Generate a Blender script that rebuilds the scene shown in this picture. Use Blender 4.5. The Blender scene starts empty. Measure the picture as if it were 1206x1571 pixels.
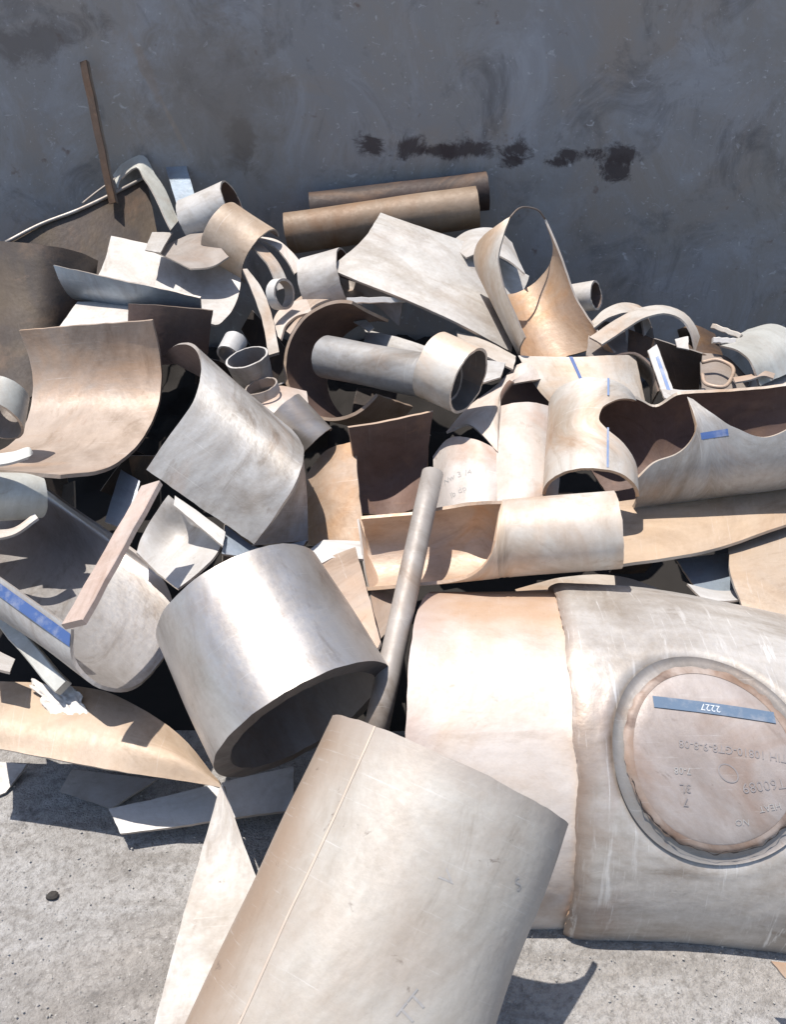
import bpy, math, random
import numpy as np
from mathutils import Vector, noise

random.seed(7)
SC = bpy.context.scene
COL = SC.collection
R = math.radians

# ------------------------------------------------------------------ camera
CAM_H, PITCH, FPX, PW, PH = 1.7, 32.0, 1360.0, 1206.0, 1571.0
cd = bpy.data.cameras.new('camera')
cd.sensor_fit = 'VERTICAL'
cd.angle = 2 * math.atan(PH / 2 / FPX)
cd.clip_start, cd.clip_end = 0.05, 200
cam = bpy.data.objects.new('camera', cd)
cam.location = (0, 0, CAM_H)
cam.rotation_euler = (R(90 - PITCH), 0, 0)
COL.objects.link(cam)
SC.camera = cam

# ------------------------------------------------------------------ sky, sun, exposure
TO_SUN = Vector((-0.23, 0.06, 0.95)).normalized()
w = bpy.data.worlds.new('World')
SC.world = w
w.use_nodes = True
nt = w.node_tree
nt.nodes.clear()
sky = nt.nodes.new('ShaderNodeTexSky')
sky.sky_type = 'NISHITA'
sky.sun_disc = False
sky.sun_elevation = math.asin(TO_SUN.z)
sky.sun_rotation = math.atan2(TO_SUN.x, TO_SUN.y)
bg = nt.nodes.new('ShaderNodeBackground')
bg.inputs['Strength'].default_value = 0.125
wo = nt.nodes.new('ShaderNodeOutputWorld')
nt.links.new(sky.outputs[0], bg.inputs[0])
nt.links.new(bg.outputs[0], wo.inputs[0])
sl = bpy.data.lights.new('sun', 'SUN')
sl.energy = 4.8
sl.angle = R(0.5)
sl.color = (1.0, 0.94, 0.865)
so = bpy.data.objects.new('sun', sl)
so.rotation_euler = (-TO_SUN).to_track_quat('-Z', 'Y').to_euler()
so.location = (-4, 1, 9)
COL.objects.link(so)
SC.view_settings.view_transform = 'Standard'
SC.view_settings.look = 'None'
SC.view_settings.exposure = 0.33
SC.view_settings.gamma = 1.0
SC.view_settings.use_curve_mapping = False

# ------------------------------------------------------------------ helpers: placing
sp, cp = math.sin(R(PITCH)), math.cos(R(PITCH))
FWD = np.array([0, cp, -sp]); UPV = np.array([0, sp, cp]); RGT = np.array([1.0, 0, 0])
CAMP = np.array([0, 0, CAM_H])
SLOPE = 0.286


def ray(px, py):
    return (px - PW / 2) / FPX * RGT - (py - PH / 2) / FPX * UPV + FWD


def pd(py):
    """view depth of the heap's mean slope at an image height"""
    d = ray(603, max(py, 235))
    return min((CAM_H - 0.25 + SLOPE * 1.2) / (SLOPE * d[1] - d[2]), 3.55)


def D(px, py, depth):
    return CAMP + ray(px, py) * depth


def P(px, py, dd=0.0):
    return D(px, py, pd(py) + dd)


def Z(px, py, z):
    d = ray(px, py)
    return CAMP + d * ((z - CAM_H) / d[2])


def pt(p):
    if isinstance(p, np.ndarray):
        return p
    return P(*p)


# ------------------------------------------------------------------ helpers: materials
def nd(t, kind, **kw):
    n = t.nodes.new(kind)
    for k, v in kw.items():
        if k.startswith('i_'):
            n.inputs[k[2:]].default_value = v
        else:
            setattr(n, k, v)
    return n


MATS = {}


def metal(name, c1, c2, metallic=0.35, rough=0.5, c3=None, streak=0.5, dirt=0.35, scale=5.0, bump=0.12,
          spots=0.3, scratch=0.25, edge=None, tints=(), grime=0.5, scuffs=0.0, rust=0.35):
    """mill-finish steel: blended tints, long streaks along the piece, dirt blotches, scratches"""
    if name in MATS:
        return MATS[name]
    m = bpy.data.materials.new(name)
    m.use_nodes = True
    t = m.node_tree
    L = t.links.new
    b = t.nodes['Principled BSDF']
    uv = nd(t, 'ShaderNodeUVMap')
    oi = nd(t, 'ShaderNodeObjectInfo')
    mul = nd(t, 'ShaderNodeMath', operation='MULTIPLY')
    L(oi.outputs['Random'], mul.inputs[0]); mul.inputs[1].default_value = 37.0
    add = nd(t, 'ShaderNodeVectorMath', operation='ADD')
    L(uv.outputs[0], add.inputs[0]); L(mul.outputs[0], add.inputs[1])

    def noi(sc, det, rough_=0.55, sx=1.0, sy=1.0, dist=0.0):
        mp = nd(t, 'ShaderNodeMapping')
        mp.inputs['Scale'].default_value = (sx, sy, 1)
        L(add.outputs[0], mp.inputs[0])
        n = nd(t, 'ShaderNodeTexNoise')
        n.inputs['Scale'].default_value = sc
        n.inputs['Detail'].default_value = det
        n.inputs['Roughness'].default_value = rough_
        n.inputs['Distortion'].default_value = dist
        L(mp.outputs[0], n.inputs[0])
        return n.outputs[0]

    def ramp(v, a, bb, lo=0.0, hi=1.0):
        r = nd(t, 'ShaderNodeMapRange')
        L(v, r.inputs[0])
        r.inputs[1].default_value = a; r.inputs[2].default_value = bb
        r.inputs[3].default_value = lo; r.inputs[4].default_value = hi
        return r.outputs[0]

    def mix(f, a, bb, bt='MIX'):
        x = nd(t, 'ShaderNodeMix', data_type='RGBA', blend_type=bt)
        if isinstance(f, float): x.inputs[0].default_value = f
        else: L(f, x.inputs[0])
        for i, c in ((6, a), (7, bb)):
            if isinstance(c, tuple): x.inputs[i].default_value = (*c, 1)
            else: L(c, x.inputs[i])
        return x.outputs[2]

    big = noi(scale, 3, 0.6, dist=0.6)
    col = mix(ramp(big, 0.36, 0.64), c1, c2)
    if c3:
        col = mix(ramp(noi(scale * 0.6, 4, 0.6, dist=0.8), 0.50, 0.70), col, c3)
    st = noi(9, 4, 0.6, 3.2, 0.35)
    col = mix(ramp(st, 0.35, 0.75, 0.0, streak), col, (0.80, 0.79, 0.78), 'MULTIPLY')
    fine = noi(70, 5, 0.65)
    col = mix(ramp(fine, 0.25, 0.8, 0.0, dirt), col, (0.72, 0.68, 0.62), 'MULTIPLY')
    gr = noi(3.3, 7, 0.68, 1.0, 0.7, 1.2)
    col = mix(ramp(gr, 0.44, 0.66, 0.0, grime), col, (0.56, 0.50, 0.44), 'MULTIPLY')
    gr2 = noi(7.5, 6, 0.72, 1.6, 0.5, 0.8)
    col = mix(ramp(gr2, 0.56, 0.70, 0.0, grime * 0.9), col, (0.55, 0.49, 0.43), 'MULTIPLY')
    ru = noi(2.6, 7, 0.66, 1.0, 0.8, 1.5)
    col = mix(ramp(ru, 0.53, 0.72, 0.0, rust), col, (0.33, 0.215, 0.145))
    ru2 = noi(16, 6, 0.75, 1.3, 0.7, 0.6)
    col = mix(ramp(ru2, 0.60, 0.72, 0.0, rust * 0.9), col, (0.25, 0.165, 0.12))
    if tints:
        sep = nd(t, 'ShaderNodeSeparateXYZ')
        L(uv.outputs[0], sep.inputs[0])
        wob = noi(4, 4, 0.6)
        for axis, cen, wid, tc_, stg in tints:
            sb = nd(t, 'ShaderNodeMath', operation='SUBTRACT')
            L(sep.outputs[0 if axis == 'u' else 1], sb.inputs[0]); sb.inputs[1].default_value = cen
            ab_ = nd(t, 'ShaderNodeMath', operation='ABSOLUTE'); L(sb.outputs[0], ab_.inputs[0])
            w2 = nd(t, 'ShaderNodeMath', operation='MULTIPLY_ADD')
            L(wob, w2.inputs[0]); w2.inputs[1].default_value = wid * 1.6; w2.inputs[2].default_value = -wid * 0.8
            a2 = nd(t, 'ShaderNodeMath', operation='ADD'); L(ab_.outputs[0], a2.inputs[0]); L(w2.outputs[0], a2.inputs[1])
            col = mix(ramp(a2.outputs[0], 0.0, wid, stg, 0.0), col, tc_)
    sp_ = noi(26, 4, 0.7, dist=0.5)
    col = mix(ramp(sp_, 0.66, 0.76, 0.0, spots), col, (0.16, 0.12, 0.095))
    sc_ = noi(6, 6, 0.75, 1.0, 26.0, 0.3)
    col = mix(ramp(sc_, 0.60, 0.70, 0.0, scratch), col, (0.78, 0.77, 0.75))
    if scuffs:
        for k, (rot, lo) in enumerate(((28, 0.57), (62, 0.60), (8, 0.61))):
            mp = nd(t, 'ShaderNodeMapping')
            mp.inputs['Rotation'].default_value = (0, 0, R(rot))
            mp.inputs['Scale'].default_value = (1.0, 9.0, 1)
            mp.inputs['Location'].default_value = (k * 3.3, k, 0)
            L(add.outputs[0], mp.inputs[0])
            n = nd(t, 'ShaderNodeTexNoise', i_Scale=4.5, i_Detail=5.0, i_Roughness=0.65, i_Distortion=0.4)
            L(mp.outputs[0], n.inputs[0])
            mk = nd(t, 'ShaderNodeMath', operation='MULTIPLY')
            L(ramp(n.outputs[0], lo, lo + 0.09, 0.0, scuffs), mk.inputs[0])
            L(ramp(noi(2.1 + k, 3, 0.5), 0.45, 0.6), mk.inputs[1])
            col = mix(mk.outputs[0], col, (0.80, 0.785, 0.76))
    hs = nd(t, 'ShaderNodeHueSaturation')
    L(ramp(oi.outputs['Random'], 0, 1, 0.84, 1.10), hs.inputs['Value'])
    fr = nd(t, 'ShaderNodeMath', operation='FRACT')
    m7 = nd(t, 'ShaderNodeMath', operation='MULTIPLY'); L(oi.outputs['Random'], m7.inputs[0]); m7.inputs[1].default_value = 7.31
    L(m7.outputs[0], fr.inputs[0])
    L(ramp(fr.outputs[0], 0, 1, 0.95, 1.40), hs.inputs['Saturation'])
    L(col, hs.inputs['Color'])
    col = hs.outputs[0]
    L(col, b.inputs['Base Color'])
    b.inputs['Metallic'].default_value = metallic
    rr = ramp(fine, 0.2, 0.8, rough - 0.08, rough + 0.10)
    L(rr, b.inputs['Roughness'])
    bp = nd(t, 'ShaderNodeBump')
    bp.inputs['Strength'].default_value = bump
    bp.inputs['Distance'].default_value = 0.01
    ad = nd(t, 'ShaderNodeMath', operation='ADD')
    L(noi(45, 4), ad.inputs[0]); L(big, ad.inputs[1])
    L(ad.outputs[0], bp.inputs['Height'])
    L(bp.outputs[0], b.inputs['Normal'])
    MATS[name] = m
    return m


def plain(name, c, metallic=0.0, rough=0.6, c2=None, sc=30):
    if name in MATS:
        return MATS[name]
    m = bpy.data.materials.new(name)
    m.use_nodes = True
    t = m.node_tree
    b = t.nodes['Principled BSDF']
    b.inputs['Metallic'].default_value = metallic
    b.inputs['Roughness'].default_value = rough
    n = nd(t, 'ShaderNodeTexNoise', i_Scale=sc, i_Detail=5.0)
    tc = nd(t, 'ShaderNodeTexCoord')
    t.links.new(tc.outputs['Object'], n.inputs[0])
    r = nd(t, 'ShaderNodeMix', data_type='RGBA')
    t.links.new(n.outputs[0], r.inputs[0])
    r.inputs[6].default_value = (*c, 1)
    c2 = c2 or tuple(x * 0.6 for x in c)
    r.inputs[7].default_value = (*c2, 1)
    t.links.new(r.outputs[2], b.inputs['Base Color'])
    MATS[name] = m
    return m


M_WHITE = metal('white_steel', (0.66, 0.655, 0.65), (0.585, 0.58, 0.575), 0.1, 0.55, c3=(0.60, 0.575, 0.55), dirt=0.45, spots=0.45, grime=0.6, rust=0.18)
M_PALE = metal('pale_steel', (0.62, 0.60, 0.57), (0.58, 0.53, 0.48), 0.12, 0.55, c3=(0.58, 0.45, 0.35), grime=0.7, rust=0.45)
M_GREY = metal('grey_steel', (0.46, 0.455, 0.45), (0.36, 0.36, 0.365), 0.2, 0.5, dirt=0.6, spots=0.5, grime=0.85, streak=0.8)
M_SILVER = metal('silver_steel', (0.60, 0.585, 0.575), (0.52, 0.50, 0.485), 0.7, 0.42, dirt=0.4, spots=0.4, scale=3, bump=0.05, grime=0.7, rust=0.25)
M_BEIGE = metal('beige_steel', (0.47, 0.385, 0.32), (0.40, 0.33, 0.28), 0.15, 0.5, c3=(0.50, 0.34, 0.23), rust=0.55, grime=0.7)
M_TAN = metal('tan_steel', (0.55, 0.43, 0.325), (0.51, 0.42, 0.34), 0.1, 0.55, c3=(0.58, 0.50, 0.42), grime=0.65)
M_PINK = metal('pinkish_steel', (0.66, 0.605, 0.565), (0.68, 0.64, 0.61), 0.1, 0.55, c3=(0.60, 0.45, 0.37), grime=0.55, rust=0.5)
M_RUST = metal('rusty_brown', (0.11, 0.072, 0.052), (0.08, 0.06, 0.05), 0.15, 0.65, c3=(0.20, 0.12, 0.06), spots=0.5, scratch=0.06)
M_DRUM = metal('dull_brown', (0.095, 0.075, 0.064), (0.075, 0.063, 0.057), 0.1, 0.65, c3=(0.13, 0.10, 0.07), scratch=0.04)
M_BROWNTUBE = metal('brown_tube', (0.31, 0.255, 0.21), (0.24, 0.19, 0.15), 0.1, 0.6, c3=(0.24, 0.165, 0.12), scratch=0.1)
M_DKTUBE = metal('dark_brown_tube', (0.055, 0.038, 0.034), (0.04, 0.03, 0.028), 0.1, 0.65, scratch=0.03)
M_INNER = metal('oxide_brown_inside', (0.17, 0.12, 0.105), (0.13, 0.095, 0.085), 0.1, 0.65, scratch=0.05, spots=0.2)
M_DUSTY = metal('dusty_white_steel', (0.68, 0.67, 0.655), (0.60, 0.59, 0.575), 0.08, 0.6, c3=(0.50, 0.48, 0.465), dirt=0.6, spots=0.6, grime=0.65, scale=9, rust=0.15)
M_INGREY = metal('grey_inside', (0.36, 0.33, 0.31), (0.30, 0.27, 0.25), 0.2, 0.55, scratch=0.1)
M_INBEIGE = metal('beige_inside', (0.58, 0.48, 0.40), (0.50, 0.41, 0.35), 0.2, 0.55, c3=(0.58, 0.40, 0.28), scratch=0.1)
M_GREEN = metal('greenish_pale_steel', (0.60, 0.61, 0.585), (0.52, 0.53, 0.505), 0.2, 0.5)
M_BLUEGREY = metal('bluish_steel', (0.40, 0.46, 0.52), (0.33, 0.37, 0.43), 0.45, 0.42)
M_LATH = metal('pinkish_bar', (0.58, 0.48, 0.44), (0.50, 0.44, 0.41), 0.05, 0.65, dirt=0.5, streak=0.8)
M_EDGE = metal('cut_edge', (0.55, 0.52, 0.49), (0.46, 0.42, 0.39), 0.35, 0.5)
M_DKEDGE = metal('dark_edge', (0.20, 0.17, 0.15), (0.15, 0.13, 0.12), 0.2, 0.6)


def worn_paint(name, c, base, lo, hi, sc=55):
    m = plain(name, c, 0, 0.6, tuple(q * 0.8 for q in c), 18)
    t = m.node_tree; b = t.nodes['Principled BSDF']
    old = b.inputs['Base Color'].links[0].from_socket
    tc = nd(t, 'ShaderNodeTexCoord'); n = nd(t, 'ShaderNodeTexNoise', i_Scale=sc, i_Detail=6.0, i_Roughness=0.7)
    t.links.new(tc.outputs['Object'], n.inputs[0])
    r = nd(t, 'ShaderNodeMapRange'); t.links.new(n.outputs[0], r.inputs[0])
    r.inputs[1].default_value = lo; r.inputs[2].default_value = hi
    x = nd(t, 'ShaderNodeMix', data_type='RGBA')
    t.links.new(r.outputs[0], x.inputs[0]); t.links.new(old, x.inputs[6]); x.inputs[7].default_value = (*base, 1)
    t.links.new(x.outputs[2], b.inputs['Base Color'])
    return m


M_BLUE = worn_paint('blue_paint', (0.06, 0.12, 0.31), (0.36, 0.37, 0.41), 0.50, 0.85, 16)
M_LBLUE = worn_paint('pale_blue_paint', (0.20, 0.28, 0.47), (0.50, 0.51, 0.54), 0.48, 0.80, 16)
M_CAPBLUE = worn_paint('steel_blue_paint', (0.115, 0.175, 0.26), (0.30, 0.31, 0.34), 0.50, 0.85, 30)
M_INK = plain('marker_ink', (0.19, 0.17, 0.17), 0, 0.7, (0.34, 0.31, 0.30), 90)
M_FAINT = plain('faded_marker_ink', (0.27, 0.26, 0.255), 0, 0.7, (0.46, 0.44, 0.42), 90)
M_SEAM = plain('weld_bead', (0.66, 0.56, 0.46), 0.3, 0.5, (0.52, 0.42, 0.34))


# ------------------------------------------------------------------ helpers: meshes
def link(o, parent=None):
    COL.objects.link(o)
    if parent is not None:
        o.parent = parent
    return o


def tag(o, label, cat, group=None):
    o['label'] = label
    o['category'] = cat
    if group:
        o['group'] = group
    return o


class Patch:
    pass


def thick_grid(name, G, t, mats, parent=None, closed=False, front_to=None, dent=0.004, flip=False, tfun=None):
    """G[nu,nv,3] is the seen face; the sheet gets thickness t behind it and its own rim."""
    nu, nv = G.shape[:2]
    du = np.gradient(G, axis=0)
    if closed:
        du[0] = du[-1] = (G[1] - G[-2]) / 2
    dv = np.gradient(G, axis=1)
    N = np.cross(du, dv)
    N /= np.maximum(np.linalg.norm(N, axis=2, keepdims=True), 1e-9)
    if front_to is not None:
        s = np.sum(N * (front_to - G), axis=2).sum()
        if s < 0:
            N = -N
    if flip:
        N = -N
    if dent:
        seed = (hash_name(name) % 97) * 1.37
        k = np.zeros((nu, nv))
        for i in range(nu):
            for j in range(nv):
                q = G[i, j]
                k[i, j] = noise.noise(Vector((q[0] * 5 + seed, q[1] * 5, q[2] * 5)))
        if closed:
            k[-1] = k[0]
        G = G + N * k[:, :, None] * dent
    if dent:
        sd = seed * 3.1
        dvn = dv / np.maximum(np.linalg.norm(dv, axis=2, keepdims=True), 1e-9)
        dun = du / np.maximum(np.linalg.norm(du, axis=2, keepdims=True), 1e-9)
        for i in range(nu):
            for j, sg in ((0, -1), (nv - 1, 1)):
                q = G[i, j]
                k1 = noise.noise(Vector((q[0] * 28 + sd, q[1] * 28, q[2] * 28))) + 0.6 * noise.noise(Vector((q[0] * 80 + sd, q[1] * 80, q[2] * 80)))
                if not closed or 0 < i < nu - 1:
                    G[i, j] = q + dvn[i, j] * sg * 0.0022 * k1
        if not closed:
            for j in range(1, nv - 1):
                for i, sg in ((0, -1), (nu - 1, 1)):
                    q = G[i, j]
                    k1 = noise.noise(Vector((q[0] * 28 + sd, q[1] * 28, q[2] * 28)))
                    G[i, j] = q + dun[i, j] * sg * 0.0018 * k1
    tt = t if tfun is None else tfun
    B = G - N * tt
    us = np.zeros((nu, nv)); vs = np.zeros((nu, nv))
    us[1:] = np.cumsum(np.linalg.norm(np.diff(G, axis=0), axis=2), axis=0)
    vs[:, 1:] = np.cumsum(np.linalg.norm(np.diff(G, axis=1), axis=2), axis=1)
    us = np.repeat(us.mean(1, keepdims=True), nv, 1)
    vs = np.repeat(vs.mean(0, keepdims=True), nu, 0)
    verts, faces, uvs, mi, smooth = [], [], [], [], []
    F = np.arange(nu * nv).reshape(nu, nv)
    K = F + nu * nv
    verts += list(G.reshape(-1, 3)) + list(B.reshape(-1, 3))
    uvv = list(zip(us.ravel(), vs.ravel())) * 2
    # orientation test
    n0 = np.cross(G[1, 0] - G[0, 0], G[0, 1] - G[0, 0])
    ok = np.dot(n0, N[0, 0]) > 0
    for i in range(nu - 1):
        for j in range(nv - 1):
            q = [F[i, j], F[i + 1, j], F[i + 1, j + 1], F[i, j + 1]]
            r = [K[i, j], K[i, j + 1], K[i + 1, j + 1], K[i + 1, j]]
            if not ok:
                q.reverse(); r.reverse()
            faces.append(q); mi.append(0); smooth.append(True)
            faces.append(r); mi.append(1); smooth.append(True)
    rims = []
    rims.append([(i, 0) for i in range(nu)])
    rims.append([(i, nv - 1) for i in range(nu)])
    if not closed:
        rims.append([(0, j) for j in range(nv)])
        rims.append([(nu - 1, j) for j in range(nv)])
    for ri, rim in enumerate(rims):
        base = len(verts)
        for (i, j) in rim:
            verts.append(G[i, j]); uvv.append((us[i, j], vs[i, j]))
            verts.append(B[i, j]); uvv.append((us[i, j] + tt if not hasattr(tt, 'shape') else us[i, j], vs[i, j] + 0.01))
        for k in range(len(rim) - 1):
            q = [base + 2 * k, base + 2 * k + 1, base + 2 * k + 3, base + 2 * k + 2]
            if (ri in (1, 2)) == ok:
                q.reverse()
            faces.append(q); mi.append(2); smooth.append(False)
    verts = np.array(verts)
    me = bpy.data.meshes.new(name)
    org = G.reshape(-1, 3).mean(0) if parent is None else np.zeros(3)
    if parent is not None:
        org = np.array(parent.location)
    me.from_pydata([tuple(x) for x in (verts - org)], [], [[int(a) for a in f] for f in faces])
    for m in mats:
        me.materials.append(m)
    me.polygons.foreach_set('material_index', mi)
    me.polygons.foreach_set('use_smooth', smooth)
    ul = me.uv_layers.new(name='UVMap')
    uvv = np.array(uvv)
    li = np.zeros(len(me.loops), int)
    me.loops.foreach_get('vertex_index', li)
    ul.data.foreach_set('uv', uvv[li].astype(np.float32).ravel())
    me.update()
    o = bpy.data.objects.new(name, me)
    if parent is None:
        o.location = org
    link(o, parent)
    p = Patch()
    p.o, p.G, p.N, p.us, p.vs, p.t = o, G, N, us, vs, t
    return p


def hash_name(s):
    hash_name.k += 1
    return sum(ord(c) * (i + 3) for i, c in enumerate(s)) + hash_name.k * 13


hash_name.k = 0


def crom(pts, n, smooth=True):
    pts = np.array(pts, float)
    m = len(pts)
    if m == 1:
        return np.repeat(pts, n, 0)
    d = np.linalg.norm(np.diff(pts.reshape(m, -1), axis=0), axis=1) if pts.ndim == 2 else np.ones(m - 1)
    d = np.maximum(d, 1e-6)
    T = np.concatenate([[0], np.cumsum(d)]); T /= T[-1]
    q = np.linspace(0, 1, n)
    if m == 2 or not smooth:
        out = np.zeros((n,) + pts.shape[1:])
        for i, x in enumerate(q):
            k = min(np.searchsorted(T, x, 'right') - 1, m - 2)
            f = (x - T[k]) / (T[k + 1] - T[k])
            out[i] = pts[k] * (1 - f) + pts[k + 1] * f
        return out
    # non-uniform cubic Hermite
    tg = np.zeros_like(pts)
    for i in range(m):
        if i == 0: tg[i] = (pts[1] - pts[0]) / (T[1] - T[0])
        elif i == m - 1: tg[i] = (pts[-1] - pts[-2]) / (T[-1] - T[-2])
        else:
            a = (pts[i] - pts[i - 1]) / (T[i] - T[i - 1]); b = (pts[i + 1] - pts[i]) / (T[i + 1] - T[i])
            h0, h1 = T[i] - T[i - 1], T[i + 1] - T[i]
            tg[i] = (a * h1 + b * h0) / (h0 + h1)
    out = np.zeros((n,) + pts.shape[1:])
    for i, x in enumerate(q):
        k = min(np.searchsorted(T, x, 'right') - 1, m - 2)
        h = T[k + 1] - T[k]; s = (x - T[k]) / h
        out[i] = ((2 * s**3 - 3 * s**2 + 1) * pts[k] + (s**3 - 2 * s**2 + s) * h * tg[k]
                  + (-2 * s**3 + 3 * s**2) * pts[k + 1] + (s**3 - s**2) * h * tg[k + 1])
    return out


def loft(name, rails, t=0.006, mats=(None, None, None), nu=None, nv=24, smooth=True, across=True, parent=None,
         label=None, cat=None, group=None, dent=0.0045, flip=False):
    """a plate through rails (polylines of points); the side turned to the photographer is the front"""
    Rl = [crom([pt(p) for p in r], nv, smooth) for r in rails]
    nu = nu or (12 if len(rails) == 2 else 8 * (len(rails) - 1) + 1)
    G = crom(np.array(Rl), nu, across)
    mats = fixm(mats)
    p = thick_grid(name, G, t, mats, parent, front_to=CAMP, dent=dent, flip=flip)
    if label:
        tag(p.o, label, cat, group)
    return p


def fixm(m):
    if not isinstance(m, (tuple, list)):
        m = (m,)
    m = list(m)
    if len(m) == 1: m.append(m[0])
    if len(m) == 2: m.append(M_EDGE)
    if m[1] is None: m[1] = m[0]
    if m[2] is None: m[2] = M_EDGE
    return m


def tab(f, x):
    if f is None: return 0.0
    if callable(f): return f(x)
    if isinstance(f, (int, float)): return float(f)
    xs, ys = zip(*f)
    if len(xs) < 3:
        return float(np.interp(x, xs, ys))
    # smooth step between the listed stations
    x = min(max(x, xs[0]), xs[-1])
    k = min(int(np.searchsorted(xs, x, 'right')) - 1, len(xs) - 2)
    s = (x - xs[k]) / (xs[k + 1] - xs[k])
    h = xs[k + 1] - xs[k]
    def sl(i):
        if i == 0: return (ys[1] - ys[0]) / (xs[1] - xs[0])
        if i == len(xs) - 1: return (ys[-1] - ys[-2]) / (xs[-1] - xs[-2])
        a = (ys[i] - ys[i - 1]) / (xs[i] - xs[i - 1]); b = (ys[i + 1] - ys[i]) / (xs[i + 1] - xs[i])
        return 0.0 if a * b <= 0 else 2 * a * b / (a + b)
    return ((2 * s**3 - 3 * s**2 + 1) * ys[k] + (s**3 - 2 * s**2 + s) * h * sl(k)
            + (-2 * s**3 + 3 * s**2) * ys[k + 1] + (s**3 - s**2) * h * sl(k + 1))


def img_dir(c, ang, tilt):
    """3-D direction that runs at `ang` degrees in the picture from point c and tilts `tilt` degrees towards the viewer"""
    v = c - CAMP; v = v / np.linalg.norm(v)
    r = RGT - v * np.dot(RGT, v); r /= np.linalg.norm(r)
    u = np.cross(r, v)
    a, b = R(ang), R(tilt)
    return (math.cos(a) * r + math.sin(a) * u) * math.cos(b) - v * math.sin(b)


def shell(name, c, ang=None, tilt=0, rpx=None, L=None, to=None, r=None, r1=None, a0=-180, a1=180, t=0.007,
          mats=None, pA=None, pB=None, nu=None, nv=14, parent=None, label=None, cat=None, group=None, dent=0.0035,
          squash=1.0, Lpx=None):
    """piece of pipe: end centre c, axis by picture angle and tilt (or to a second centre), wall from angle a0 to a1.
    Angle 0 faces the photographer, positive turns clockwise 90 degrees from the axis' picture direction."""
    c = pt(c)
    depth = np.dot(c - CAMP, FWD)
    if r is None: r = rpx * depth / FPX
    if to is not None:
        c1 = pt(to); ax = c1 - c; L = np.linalg.norm(ax); ax = ax / L
    else:
        ax = img_dir(c, ang, tilt)
        if L is None: L = Lpx * depth / FPX / max(math.cos(R(tilt)), 0.2)
    r1 = r if r1 is None else r1
    mid = c + ax * L / 2
    v = CAMP - mid; v /= np.linalg.norm(v)
    e1 = v - ax * np.dot(v, ax); e1 /= np.linalg.norm(e1)
    e2 = np.cross(ax, e1)
    full = (not callable(a0) and not isinstance(a0, (list, tuple)) and not isinstance(a1, (list, tuple))
            and abs(a1 - a0) >= 359.9)
    span = 360 if not isinstance(a0, (int, float)) or not isinstance(a1, (int, float)) else a1 - a0
    nu = nu or max(14, int(abs(span) / 6)) + 1
    G = np.zeros((nu, nv, 3))
    for j in range(nv):
        f = j / (nv - 1)
        A0, A1 = tab(a0, f), tab(a1, f)
        for i in range(nu):
            th = A0 + (A1 - A0) * i / (nu - 1)
            w_ = (th + 180) % 360 - 180
            s0 = tab(pA, w_ if pA and min(x for x, _ in pA) < 0 else th % 360) if pA else 0.0
            s1 = tab(pB, w_ if pB and min(x for x, _ in pB) < 0 else th % 360) if pB else 0.0
            s = s0 + (L + s1 - s0) * f
            rr = r + (r1 - r) * f
            G[i, j] = c + ax * s + (e1 * math.cos(R(th)) + e2 * math.sin(R(th)) * squash) * rr
    mats = fixm(mats or M_PALE)
    axis_pts = c + ax * (L / 2)
    # outward side is the front
    du = np.gradient(G, axis=0); dv = np.gradient(G, axis=1)
    N = np.cross(du, dv)
    rad = G - (c + ((G - c) @ ax)[:, :, None] * ax)
    flip = np.sum(N * rad) < 0
    p = thick_grid(name, G, t, mats, parent, closed=full, front_to=None, flip=flip, dent=dent)
    p.ax, p.c, p.r, p.r1, p.L, p.e1, p.e2 = ax, c, r, r1, L, e1, e2
    if label:
        tag(p.o, label, cat, group)
    return p


def sample(p, s, t, off=0.0015):
    """point on a patch at fractions s (across) and t (along), lifted off it"""
    nu, nv = p.G.shape[:2]
    x = min(max(s, 0), 1) * (nu - 1); y = min(max(t, 0), 1) * (nv - 1)
    i, j = min(int(x), nu - 2), min(int(y), nv - 2)
    fx, fy = x - i, y - j
    def bl(A):
        return (A[i, j] * (1 - fx) * (1 - fy) + A[i + 1, j] * fx * (1 - fy) + A[i, j + 1] * (1 - fx) * fy
                + A[i + 1, j + 1] * fx * fy)
    n = bl(p.N)
    return bl(p.G) + n / np.linalg.norm(n) * off


def raw_obj(name, verts, faces, mat, parent=None, smooth=False):
    verts = np.array(verts, float)
    org = np.array(parent.location) if parent is not None else verts.mean(0)
    me = bpy.data.meshes.new(name)
    me.from_pydata([tuple(x) for x in verts - org], [], faces)
    ms = mat if isinstance(mat, (list, tuple)) else [mat]
    for m in ms: me.materials.append(m)
    if smooth:
        me.polygons.foreach_set('use_smooth', [True] * len(me.polygons))
    ul = me.uv_layers.new(name='UVMap')
    for lp in me.loops:
        q = verts[lp.vertex_index]
        ul.data[lp.index].uv = (q[0] + q[2] * 0.7, q[1] + q[2] * 0.3)
    o = bpy.data.objects.new(name, me)
    if parent is None: o.location = org
    return link(o, parent)


def stripe(p, s0, s1, t0, t1, mat, name='painted_stripe', back=False, wob=0.0, off=0.0015):
    n = 24
    vs, fs = [], []
    if back:
        q = sample(p, s0, (t0 + t1) / 2, 0.0); q2 = sample(p, s0, (t0 + t1) / 2, 1.0)
        off = 0.0018 if np.dot(q2 - q, CAMP - q) > 0 else -(p.t + 0.0018)
    for k in range(n + 1):
        f = k / n
        for e in (0, 1):
            if isinstance(s0, tuple):
                a = s0[0] + (s0[1] - s0[0]) * f; b = s1[0] + (s1[1] - s1[0]) * f
                vs.append(sample(p, a if e == 0 else b, t0 + (t1 - t0) * f, off))
            else:
                vs.append(sample(p, s0 if e == 0 else s1, t0 + (t1 - t0) * f, off))
        if k: fs.append((2 * k - 2, 2 * k - 1, 2 * k + 1, 2 * k))
    return raw_obj(name, vs, fs, mat, p.o)


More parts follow.
